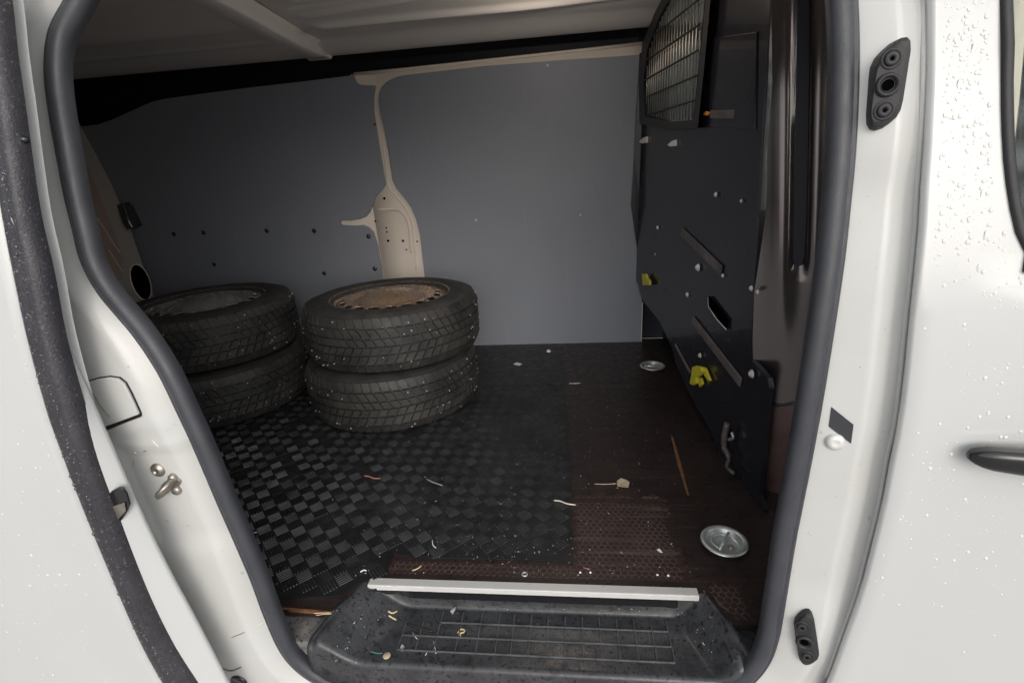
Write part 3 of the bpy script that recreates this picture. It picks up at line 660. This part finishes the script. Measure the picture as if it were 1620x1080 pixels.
# cargo lamp on the roof, just above the picture; it throws the warm glints on the bulkhead
lp = PZ(862, -34, 1.296)
lamp = MB().prism([lp + V((a, b_, 0)) for a, b_ in ((-.045, -.022), (.045, -.022), (.045, .022), (-.045, .022))], V((0, 0, .02))).build('cargo_lamp', 'plastic', van, bevel=.004)
ld = bpy.data.lights.new('cargo_lamp_bulb', 'POINT'); ld.shadow_soft_size = .012; ld.energy = 1.8; ld.color = (1, .87, .74)
lo = bpy.data.objects.new('cargo_lamp_bulb', ld); COL.objects.link(lo); lo.location = lp + V((0, 0, -.035))
# header over the door opening, inside
MB().prism([V((-2.4, .02, 1.10)), V((.7, .02, 1.10)), V((.7, .06, 1.34)), V((-2.4, .06, 1.34))], V((0, .01, 0))).build('roof_header', 'beige', van)
MB().prism([V((-2.4, .015, -.1)), V((-.80, .015, -.1)), V((-.80, .015, .45)), V((-.87, .03, .8)), V((-.85, .06, 1.12)), V((-2.4, .06, 1.12))], V((0, .01, 0))).build('side_wall_near', 'beige', van)
MB().prism([V((.52, .015, -.1)), V((.75, .015, -.1)), V((.75, .06, 1.12)), V((.52, .06, 1.12))], V((0, .01, 0))).build('side_wall_near', 'beige', van)

# ------------------------------------------------------------------ bulkhead behind the cab
top1 = PB(1220, 10); d1 = (PB(1220, 10) - PB(1203, 333)).normalized()
tl_ = V((.498 - .127 * 1.60, 1.60, 1.40))
bo = [tl_, V((.498 - .127 * 1.60, 1.60, .30))] + [PB(x, y) for x, y in [(1009,449),(1016,474),(1044,509),(1062,547),(1072,583),(1086,612),(1100,640),(1122,678),(1138,712),(1147,737),(1157,748),(1170,757),(1187,780),(1205,812),(1209,806),(1200,782),(1203,750),(1206,720),(1213,642),(1217,614),(1214,598),(1206,588),(1187,568),(1188,540),(1192,463),(1203,333),(1208,233),(1215,133),(1220,10)]]
bo.append(top1 + d1 * ((1.40 - top1.z) / d1.z))
wx = [PB(x, y) for x, y in [(1018,188),(1020,100),(1034,28),(1060,-30),(1110,-60),(1112,10),(1106,110),(1096,190),(1060,192)]]
from mathutils.geometry import tessellate_polygon
hole = [PB(x, y) for x, y in [(1020,184),(1018,130),(1024,78),(1042,30),(1068,-18),(1119,-52),(1116,0),(1106,108),(1097,190),(1058,193)]]
tris = tessellate_polygon([bo, hole]); allp = bo + hole; nb_ = len(allp)
fs = [tuple(t) for t in tris] + [tuple(i + nb_ for i in t) for t in tris]
for lo_, hi_ in ((0, len(bo)), (len(bo), nb_)):
    for i in range(lo_, hi_): j_ = lo_ + (i + 1 - lo_) % (hi_ - lo_); fs.append((i, j_, j_ + nb_, i + nb_))
bh = mesh('bulkhead', allp + [p + BN * .012 for p in allp], fs, 'navy', van)
BT = V((-.127, 1, 0)).normalized(); UP = V((0, 0, 1)); IN = -BN
def BQ(x, y, off=0): return PB(x, y, off)
# window: curved frame, pane, wire grille
fr = [(1012,196),(1010,130),(1016,70),(1036,20),(1062,-30),(1128,-70),(1124,0),(1114,110),(1104,203),(1060,206)]
fin = [(1020,184),(1018,130),(1024,78),(1042,30),(1068,-18),(1119,-52),(1116,0),(1106,108),(1097,190),(1058,193)]
A = [BQ(x, y, .022) for x, y in fr]; A0 = [BQ(x, y, -.001) for x, y in fr]; Bi = [BQ(x, y, .020) for x, y in fin]; B0 = [BQ(x, y, .004) for x, y in fin]
n = len(fr); vs = A0 + A + Bi + B0; fs = []
for L in range(3):
    for k in range(n): fs.append((L * n + k, L * n + (k + 1) % n, (L + 1) * n + (k + 1) % n, (L + 1) * n + k))
wf = MB().add(vs, fs).build('window_frame', 'plastic', bh, bevel=.003)
MB().prism([BQ(x, y, .003) for x, y in fin], IN * .0015).build('window_pane', 'glass', bh)
MB().prism([V((.42, 1.62, .3)), V((1.5, 1.62, .3)), V((1.5, 1.58, 1.3)), V((.42, 1.58, 1.3))], V((0, .02, 0))).build('cab_side_trim', 'trimgrey', van)
ylo, yhi = min(p.y for p in B0), max(p.y for p in B0); zlo, zhi = .92, 1.33
npoly = [V((p.y, p.z, 0)) for p in Bi]
def bpt(y, z, off): return V((BP.x - .127 * y, y, z)) + IN * off
def span(fixed, vert):
    ts = []
    for k in range(200):
        t = (zlo - .05 + (zhi - zlo + .1) * k / 199) if vert else (ylo + (yhi - ylo) * k / 199)
        if inpoly(fixed if vert else t, t if vert else fixed, npoly): ts.append(t)
    return (ts[0], ts[-1]) if len(ts) > 2 else None
for k in range(1, 22):
    y = ylo + (yhi - ylo) * k / 22; s_ = span(y, True)
    if s_: MB().tube([bpt(y, s_[0], .013), bpt(y, s_[1], .013)], .0022, 6).build('grille_bar', 'steel' if k % 3 else 'steel', bh, smooth=True)
for k in range(1, 8):
    z = .90 + .062 * k; s_ = span(z, False)
    if s_: MB().tube([bpt(s_[0], z, .016), bpt(s_[1], z, .016)], .003, 6).build('grille_bar', 'plastic', bh, smooth=True)
# pressed ribs
def rib(a, b_, wd, nm='pressed_rib', m='rib', off=.001):
    p, q_ = BQ(*a, off), BQ(*b_, off); t = (q_ - p).normalized(); s_ = IN.cross(t).normalized() * wd / 2
    MB().prism([p - s_, p + s_, q_ + s_, q_ - s_], IN * .006).build(nm, m, bh, bevel=.005)
rib((1080, 366), (1143, 428), .028); rib((1097, 505), (1174, 605), .028); rib((1126, 181), (1164, 181), .02)
rib((1070, 545), (1094, 590), .012)
for pts in ([(1128,60),(1200,50),(1197,205),(1124,200)],):
    MB().prism([BQ(x, y, -.001) for x, y in pts], IN * .005).build('pressed_panel', 'navy', bh, bevel=.004)
# slot
sl = [(1119,470),(1124,468),(1152,505),(1151,521),(1146,519),(1121,484)]
MB().prism([BQ(x, y, .0045) for x, y in sl], IN * .0012).build('slot_opening', 'hole', bh)
MB().tube([BQ(x, y, .0055) for x, y in [(1120, 470), (1121, 485), (1134, 505), (1149, 521)]], .0018, 6).build('slot_rim', 'zinc', bh, smooth=True)
for x, y, r in [(1105,423,.010),(1041,360,.007),(1088,466,.007),(1190,591,.009),(1108,562,.007),(1189,456,.006),(1199,462,.005),(1037,402,.004),(1144,436,.005),(1133,308,.006),(1173,318,.004),(1003,327,.005)]:
    MB().lathe([(.0001, r * .9), (r * .55, r * .85), (r * .9, r * .5), (r, 0), (r * 1.25, 0.0005)], BQ(x, y, .0042), IN, 8).build('bolt', 'boltw', bh, smooth=True)
for (x, y) in [(1020, 222), (1066, 227)]:
    MB().prism([BQ(x - 7, y + 2, .001), BQ(x, y - 4, .001), BQ(x + 6, y - 6, .001), BQ(x + 6, y + 4, .001), BQ(x - 3, y + 5, .001)], IN * .008).build('clip', 'boltw', bh, bevel=.002)
MB().prism([BQ(1115, 182, .001), BQ(1119, 176, .001), BQ(1126, 178, .001), BQ(1122, 183, .001)], IN * .006).build('lamp_glint', 'amber', bh, bevel=.001)  # the lamp's orange glint on the bulkhead, painted as a small amber chip
def yclip(pts, th): return MB().prism([BQ(x, y, .012) for x, y in pts], IN * th).build('yellow_clip', 'yellow', bh, bevel=.003)
yclip([(1019,433),(1025,433),(1027,440),(1031,444),(1031,451),(1020,451)], .010)
yclip([(1100,580),(1106,578),(1115,580),(1116,588),(1111,594),(1107,597),(1106,606),(1101,609),(1096,606),(1099,592)], .012)
MB().prism([BQ(x, y, .004) for x, y in [(1115,580),(1119,582),(1127,602),(1123,601),(1117,593)]], IN * .008).build('yellow_clip', 'yellow', bh, bevel=.002)
MB().prism([BQ(x, y, .004) for x, y in [(1106,598),(1112,597),(1115,607),(1110,612)]], IN * .008).build('yellow_clip', 'yellow', bh, bevel=.002)
MB().tube(cr([BQ(x, y, .02) for x, y in [(1150,670),(1146,690),(1146,708),(1153,722),(1150,738),(1160,748)]], 20), [.008] * 12 + [.005] * 8, 8).build('latch_lever', 'rib', bh, smooth=True)
MB().tube(cr([BQ(x, y, .014) for x, y in [(1158, 684), (1160, 692), (1153, 695)]], 8), .004, 8).build('latch_pin', 'zinc', bh, smooth=True)
# wall of the footwell behind the cut-away corner, and the closed cab
MB().prism([V((.44, 1.62, -.05)), V((.60, .25, -.05)), V((.60, .25, .6)), V((.44, 1.62, .6))], V((.01, 0, 0))).build('footwell_panel', 'cavity', van)
MB().prism([V((1.5, -.03, -.6)), V((1.5, 1.66, -.6)), V((1.5, 1.66, .5)), V((1.5, -.03, .5))], V((.02, 0, 0))).build('cab_front', 'seat', van)
MB().prism([V((.6, .03, 1.33)), V((1.5, .03, 1.33)), V((1.5, 1.66, 1.33)), V((.6, 1.66, 1.33))], V((0, 0, .02))).build('cab_roof', 'seat', van)
cs = MB().prism([V((.72, .22, -.1)), V((.86, .22, -.1)), V((.80, .22, .62)), V((.76, .22, .95)), V((.68, .22, .95)), V((.66, .22, .6))], V((0, .5, 0))).build('cab_seat', 'seat', van, bevel=.03)

# glossy pillar trim between bulkhead and seal
e1 = (PB(1221, 10) - PB(1188, 565)).normalized(); h1 = V((.90, -.44, .05)).normalized(); h1 = (h1 - e1 * h1.dot(e1)).normalized()
tn = h1.cross(e1).normalized()
if tn.dot(CAM - PB(1217, 600)) < 0: tn = -tn
t0 = PB(1188, 565) - tn * .006
def tp(px, py):
    p = PP(px, py, t0, tn) - t0; return p.dot(h1), p.dot(e1)
gtop, gbot = tp(1272, 0), tp(1264, 418)
g2 = tp(1292, 0)
rows = []
for k in range(90):
    s_ = -.44 + 1.42 * k / 89; row = []
    tc = gtop[0] + (gbot[0] - gtop[0]) * (gtop[1] - s_) / (gtop[1] - gbot[1])
    for j in range(61):
        tt = -.004 + .28 * j / 60
        u = (tt - tc) / .016
        endf = 1.0 if s_ > gbot[1] else max(0.0, 1 - ((gbot[1] - s_) / .02) ** 2)
        dz = -.010 * math.exp(-u ** 4) * endf
        dz += .008 * math.exp(-((tt - (tc - .036)) / .024) ** 2) * sstep(gbot[1] - .25, gbot[1] + .05, s_)
        dz += .003 * math.exp(-((tt - (tc + .03)) / .014) ** 2) * sstep(gbot[1] - .05, gbot[1] + .05, s_)
        dz -= .012 * sstep(.10, .30, tt)
        row.append(t0 + h1 * tt + e1 * s_ + tn * dz)
    rows.append(row)
ptrim = MB().grid(rows).build('pillar_trim', 'brown', van, smooth=True)
def PT(x, y, off): return PP(x, y, t0 + tn * off, tn)
MB().prism([PT(x, y, -.006) for x, y in [(1259,-40),(1281,-40),(1280,100),(1278,250),(1275,360),(1273,405),(1269,418),(1262,422),(1256,416),(1254,400),(1256,300),(1258,150)]], tn * .002).build('trim_slot', 'cavity', ptrim)
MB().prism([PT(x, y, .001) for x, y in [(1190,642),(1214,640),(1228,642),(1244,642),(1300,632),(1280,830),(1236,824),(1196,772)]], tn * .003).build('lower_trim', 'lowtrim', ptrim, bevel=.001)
MB().tube(cr([PT(x, y, .005) for x, y in [(1214, 637), (1226, 640), (1240, 641), (1256, 637)]], 10), .0012, 6).build('trim_seam', 'plastic', ptrim)
MB().tube([PT(x, y, .006) for x, y in [(1197, 778), (1208, 792), (1231, 818)]], .0028, 6).build('trim_edge', 'steel', ptrim)

# ================================================================== wheels
def make_wheel(name, label, rimmat, loc, rot, seed):
    t = empty(name, loc); rnd = random.Random(seed)
    R, W, RR = .312, .205, .2025
    pf = [(RR - .004, .020), (RR + .006, .010), (RR + .018, .004), (RR + .040, .0), (RR + .066, .004), (R - .022, .012), (R - .013, .022), (R - .0085, .036),
          (R - .0075, W / 2), (R - .0085, W - .036), (R - .013, W - .022), (R - .022, W - .012), (RR + .066, W - .004), (RR + .040, W), (RR + .018, W - .004), (RR + .006, W - .010), (RR - .004, W - .020)]
    ty = MB().lathe(pf, (0, 0, 0), (0, 0, 1), 96).build('tyre', 'tyre', None, smooth=True); ty.parent = t
    # tread: skewed blocks in five rows plus shoulder lugs
    b = MB(); nb = 66
    for r_, (z0, z1, sk, rad0, rad1) in enumerate([(.014, .040, .35, R - .0145, R - .002), (.046, .072, .6, R, R), (.078, .100, .6, R + .0005, R + .0005), (.105, .127, -.6, R + .0005, R + .0005), (.133, .159, -.6, R, R), (.165, .191, -.35, R - .002, R - .0145)]):
        for k in range(nb):
            a0 = 2 * math.pi * (k + .5 * (r_ % 2)) / nb; da = 2 * math.pi / nb * .79
            vs = []
            for inn in (1, 0):
                for (z, f) in ((z0, 0), (z1, 1)):
                    for aa in (0, da):
                        a = a0 + aa + sk * (z - (z0 + z1) / 2) / R; rr = (rad0 if f == 0 else rad1) - (.012 if inn else 0)
                        vs.append(V((rr * math.cos(a), rr * math.sin(a), z)))
            b.add(vs, [(4, 5, 7, 6), (0, 1, 5, 4), (2, 6, 7, 3), (0, 4, 6, 2), (1, 3, 7, 5)])
    tr_ = stuff(b.build('tread_blocks', 'tread', None)); tr_.parent = ty
    b = MB()
    for k in range(95):
        a = rnd.uniform(0, 2 * math.pi); z = rnd.choice([rnd.uniform(.022, .07), rnd.uniform(.135, .183), rnd.uniform(.04, .17)])
        rad = R + (.0005 if .045 < z < .16 else -.005); o = V((math.cos(a), math.sin(a), 0))
        s_ = rnd.uniform(.0013, .0026); b.lathe([(s_, -.003), (s_, .0014), (s_ * .5, .0022), (.0001, .0022)], V((o.x * rad, o.y * rad, z)), o, 7)
    st_ = stuff(b.build('studs', 'stud', None)); st_.parent = ty
    # steel wheel: flange, well, dished centre with vents
    rp = [(RR - .006, .016), (RR + .010, .012), (RR + .011, .018), (RR + .004, .024), (RR - .010, .036), (RR - .016, .06), (RR - .03, .10), (RR - .016, W - .07), (RR - .010, W - .036), (RR + .004, W - .024), (RR + .013, W - .017), (RR + .0125, W - .009), (RR + .009, W - .0075), (RR + .006, W - .011), (RR + .001, W - .020), (RR - .006, W - .028), (RR - .012, W - .042), (RR - .014, W - .060)]
    rm = MB().lathe(rp, (0, 0, 0), (0, 0, 1), 72).build('wheel_rim', rimmat, None, smooth=True); rm.parent = t
    nv = 20; seg = 14; N_ = nv * seg
    ctl = [(.0005, W + .0085), (.015, W + .008), (RR - .170, W + .007), (RR - .150, W + .004), (RR - .130, W - .001), (RR - .110, W - .008), (RR - .093, W - .017), (RR - .080, W - .024), (RR - .066, W - .024), (RR - .052, W - .016), (RR - .041, W - .0135), (RR - .034, W - .0145), (RR - .027, W - .0165), (RR - .020, W - .020), (RR - .013, W - .025), (RR - .006, W - .034)]
    rr_ = [.0005, .015, .033, .053, .073, .093, .110, .123, .137, .150] + [RR - .048 + .003 * k for k in range(12)] + [RR - .009, RR - .006]
    dp = [(r, interp(ctl, r)) for r in rr_]
    vs = []; fs = []
    for r, h in dp:
        for k in range(N_): a = 2 * math.pi * k / N_; vs.append(V((r * math.cos(a), r * math.sin(a), h)))
    rv = RR - .031
    for i in range(len(dp) - 1):
        rm_ = (dp[i][0] + dp[i + 1][0]) / 2
        for k in range(N_):
            if (((k % seg) - (seg - 1) / 2) / (seg * .36)) ** 2 + ((rm_ - rv) / .0105) ** 2 < 1: continue
            fs.append((i * N_ + k, i * N_ + (k + 1) % N_, (i + 1) * N_ + (k + 1) % N_, (i + 1) * N_ + k))
    ds = mesh('wheel_disc', vs, fs, rimmat, None, smooth=True, solid=.003); ds.parent = t
    t.rotation_euler = rot
    tag(t, label, 'wheel', 'loose winter wheels stacked in the load space')
    return t
make_wheel('wheel', 'studded winter wheel at the bottom of the right stack', 'rust', (-.662, .992, .003), (0, 0, .2), 11)
make_wheel('wheel', 'studded winter wheel with rusty brown steel rim, topmost of the right stack', 'rust', (-.642, 1.003, .209), (0, .012, 1.1), 12)
make_wheel('wheel', 'studded winter wheel at the bottom of the left stack, half hidden by the door seal', 'greyrim', (-1.362, 1.0, .003), (0, 0, .7), 13)
make_wheel('wheel', 'studded winter wheel with dark grey steel rim, topmost of the left stack', 'greyrim', (-1.374, 1.012, .209), (0, 0, 1.9), 14)

# ================================================================== litter
def on(x, y): 
    # height of what lies under: tray, mat or board
    p = PZ(x, y, 0)
    for _ in range(6):
        if p.y < yS and xl(p.y) < p.x < xr(p.y): h = trayz(p.x, p.y) + .0005
        elif inpoly(p.x, p.y, mp): h = .0045
        else: h = .0014
        p = PZ(x, y, h)
    return p
LG = 'bits of litter on the van floor'
def sliver(pts, r, m, name, label, cat, lift=0.0):
    P = [on(x, y) + V((0, 0, r + lift)) for x, y in pts]; P = cr(P, max(8, 4 * len(P))) if len(P) > 2 else P
    n = len(P); o = MB().tube(P, [r * (.55 if i in (0, n - 1) else 1) for i in range(n)], 6).build(name, m, None, smooth=True); return tag(o, label, cat)
def flake(pts, th, m, name, label, cat, curl=.0015):
    P = [on(x, y) + V((0, 0, .0006 + (curl if i % 2 else 0))) for i, (x, y) in enumerate(pts)]
    o = MB().prism(P, V((0, 0, th))).build(name, m, None); return tag(o, label, cat)
flake([(976,761),(982,758),(990,759),(996,764),(994,771),(985,772),(977,769)], .0008, 'leaf', 'dry_leaf', 'pale dry leaf scrap on the brown board near the orange scuff', 'leaf', .003)
sliver([(940,765.5),(958,766),(976,765)], .0011, 'leaf', 'leaf_stalk', 'thin stalk pointing at the pale dry leaf scrap', 'stalk')
sliver([(876,792),(886,793),(897,797),(911,799)], .0016, 'wood', 'wood_splinter', 'pale bent splinter on the right edge of the rubber mat', 'splinter')
sliver([(576,753),(584,754),(592,757),(602,757)], .0016, 'red', 'red_thread', 'reddish thread on the rubber mat in front of the wheels', 'thread')
sliver([(675,758),(685,763),(700,768)], .0012, 'grey', 'grey_thread', 'grey thread on the mat right of the reddish thread', 'thread')
sliver([(684,854),(685,862),(690,867)], .0011, 'pale', 'white_thread', 'short curved white thread near the front edge of the mat', 'thread')
sliver([(398,844),(407,842)], .0017, 'pale', 'white_sliver', 'white sliver on the mat beside the left door seal', 'sliver')
sliver([(570,905),(576,902),(580,903)], .0014, 'pale', 'white_fibre', 'bent white fibre on the mat left of the aluminium strip', 'fibre')
sliver([(652,903),(660,900),(667,895)], .0015, 'straw', 'straw', 'yellow straw on the brown board strip behind the aluminium edge', 'straw')
sliver([(614,967),(621,970),(629,967)], .0018, 'straw', 'straw', 'upper straw of the pale pair on the left of the step', 'straw')
sliver([(615,974),(620,977),(627,981)], .0018, 'straw', 'straw', 'lower straw of the pale pair on the left of the step', 'straw')
sliver([(724,1002),(729,996),(735,997),(733,1001),(728,1002),(729,1007)], .0017, 'straw', 'wood_curl', 'curled yellow shaving on the step grid', 'shaving')
flake([(712,967),(716,963),(721,960),(720,966),(716,972)], .001, 'chip', 'grey_chip', 'grey chip on the step just below the aluminium strip', 'chip')
flake([(632,1027),(636,1020),(640,1023),(637,1031)], .001, 'chip', 'grey_chip', 'small grey chip on the step right of the round disc', 'chip')
c_ = on(612, 1037)
tag(MB().lathe([(.0001, .0018), (.0065, .0018), (.0075, .001), (.0075, 0)], c_, (0, 0, 1), 22).build('round_disc', 'leaf', None, smooth=True), 'small round beige disc lying on the step beside the green thread', 'disc')
sliver([(586,1030),(596,1033),(605,1033)], .0012, 'green', 'green_thread', 'green thread on the step touching the round beige disc', 'thread')
sliver([(653,1001),(660,1011)], .0011, 'pale', 'white_sliver', 'short white sliver on the step under the dark twig', 'sliver')
sliver([(686,1014),(690,1034)], .0012, 'pale', 'white_sliver', 'longest upright white sliver on the step grid', 'sliver')
sliver([(673,1037),(677,1029)], .0010, 'pale', 'white_sliver', 'tiny slanted white sliver between the grey chip and the longest sliver', 'sliver')
sliver([(644,987),(660,993),(685,1000)], .0022, 'twig', 'dark_twig', 'dark twig lying slanted on the step grid', 'twig')
sliver([(497,971),(510,970),(524,970)], .0011, 'straw', 'straw', 'golden straw in the dusty corner left of the step', 'straw', .001)
sliver([(500,974),(512,972),(525,971.5)], .0008, 'straw', 'straw', 'thinner golden straw in the dusty corner, in front of the other', 'straw', .001)
p_ = on(868, 556)
tag(MB().lathe([(.0001, .009), (.007, .008), (.011, .004), (.010, .0)], p_, (0, 0, 1), 9).build('white_pebble', 'pale', None, smooth=True), 'bright white pebble on the dark floor by the far wall', 'pebble')
p_ = on(830, 908)
tag(MB().lathe([(.0035, .0), (.0035, .0018), (.0068, .0018), (.0072, .0), (.0035, 0)], p_, (0, 0, 1), 20).build('washer', 'zinc', None, smooth=True), 'small metal washer on the board behind the aluminium strip', 'washer')
sliver([(923,898),(933,901)], .0015, 'red', 'red_sliver', 'orange red sliver on the board behind the aluminium strip', 'sliver')
flake([(1039,870),(1043,869),(1048,874),(1043,874)], .0015, 'pale', 'pale_chip', 'cream chip on the hexagon board left of the near tie-down dish', 'chip')
for (x, y), w_ in zip([(918, 905), (934, 905), (1040, 909), (1057, 910)], ['leftmost', 'second from the left', 'third from the left', 'rightmost']):
    tag(MB().lathe([(.0001, .0025), (.0018, .002), (.0026, 0)], on(x, y), (0, 0, 1), 8).build('white_bead', 'pale', None, smooth=True), f'tiny white bead behind the aluminium strip, {w_} of four', 'bead', 'beads behind the aluminium strip')
sliver([(900,607),(912,607),(918,606)], .002, 'grey', 'grey_flake', 'long pale flake on the dark floor between wheels and far tie-down dish', 'flake')
flake([(812,576),(818,574),(826,576),(821,579)], .001, 'pale', 'plaster_scrap', 'whitish scrap on the dark floor right of the wheel stack', 'scrap')
# crumbs nobody could count
b = MB(); rnd = random.Random(5)
for k in range(950):
    if k < 700: x, y = rnd.gauss(800, 150), 600 + 310 * rnd.random() ** .8
    else: x, y = rnd.uniform(520, 1130), rnd.uniform(960, 1050)
    p = on(x, y)
    if p.x > .40 or (p - V((-.66, .995, 0))).length < .34 or (p - V((-1.365, 1.005, 0))).length < .34: continue
    r = rnd.uniform(.0004, .0012) * (1.5 if rnd.random() < .08 else 1); h = r * 1.2
    a = rnd.uniform(0, 3); d = V((math.cos(a), math.sin(a), 0)) * r * rnd.choice([1, 1, 2.5]); e = V((-math.sin(a), math.cos(a), 0)) * r
    b.add([p + d, p + e, p - d, p - e, p + V((0, 0, h))], [(0, 1, 4), (1, 2, 4), (2, 3, 4), (3, 0, 4)])
cr_ = b.build('crumbs', 'chip', None); stuff(cr_); cr_['label'] = 'pale crumbs and grit scattered over the floor and step'; cr_['category'] = 'crumbs'

# ================================================================== rain drops on the paint and on the rubber
def drops(n, pick, seed, parent, rmin, rmax, flat=.45, m='drop'):
    b = MB(); rnd = random.Random(seed)
    for _ in range(n):
        q_ = pick(rnd)
        if q_ is None: continue
        p, nr = q_; r = rmin + (rmax - rmin) * rnd.random() ** 3.5
        a = nr.cross(V((0, 0, 1))).normalized(); c = a.cross(nr); ph = rnd.uniform(0, 1); st_ = rnd.uniform(.9, 1.4) if rnd.random() > .012 else rnd.uniform(2.5, 5)
        vs = []
        for rr, hh in ((1.0, -.1), (.88, .5 * flat), (.5, .9 * flat)):
            vs += [p + (a * math.cos(ph + k * math.pi / 4) + c * math.sin(ph + k * math.pi / 4) * st_) * r * rr + nr * r * hh for k in range(8)]
        vs.append(p + nr * r * flat)
        b.add(vs, [(i * 8 + k, i * 8 + (k + 1) % 8, i * 8 + 8 + (k + 1) % 8, i * 8 + 8 + k) for i in (0, 1) for k in range(8)] + [(16 + k, 16 + (k + 1) % 8, 24) for k in range(8)])
    o = b.build('water_drops', m, parent, smooth=True); stuff(o)
def pick_front(r):
    z = r.uniform(.0, 1.0)
    if r.random() > sstep(.05, .45, z): return None
    x0 = interp(edge, z) + .012; x1 = min(.80, interp(win, z) - .012)
    x = x0 + (x1 - x0) * r.random(); return V((x, Yd(x, z), z)), V((0, -1, 0))
drops(1900, pick_front, 21, fdoor, .0005, .0027, .33)
def pick_slide(r):
    i = r.randrange(8, 56); p = left3[i]; x = p.x - .006 - .25 * r.random(); return V((x, p.y - .012 * sstep(0, .25, p.x - x), p.z)), V((0, -1, 0))
drops(420, pick_slide, 22, sdoor, .0005, .0023, .33)
def pick_trim(r):
    i = r.randrange(3, 57); q_ = r.uniform(.24, .60); p = left3[i].lerp(right3[i], q_); j_ = r.random(); p = p.lerp(left3[i + 1].lerp(right3[i + 1], q_), j_); return p + V((0, -.0088, 0)), V((0, -1, 0))
drops(900, pick_trim, 23, sdoor, .0006, .0026, .55, 'dropd')
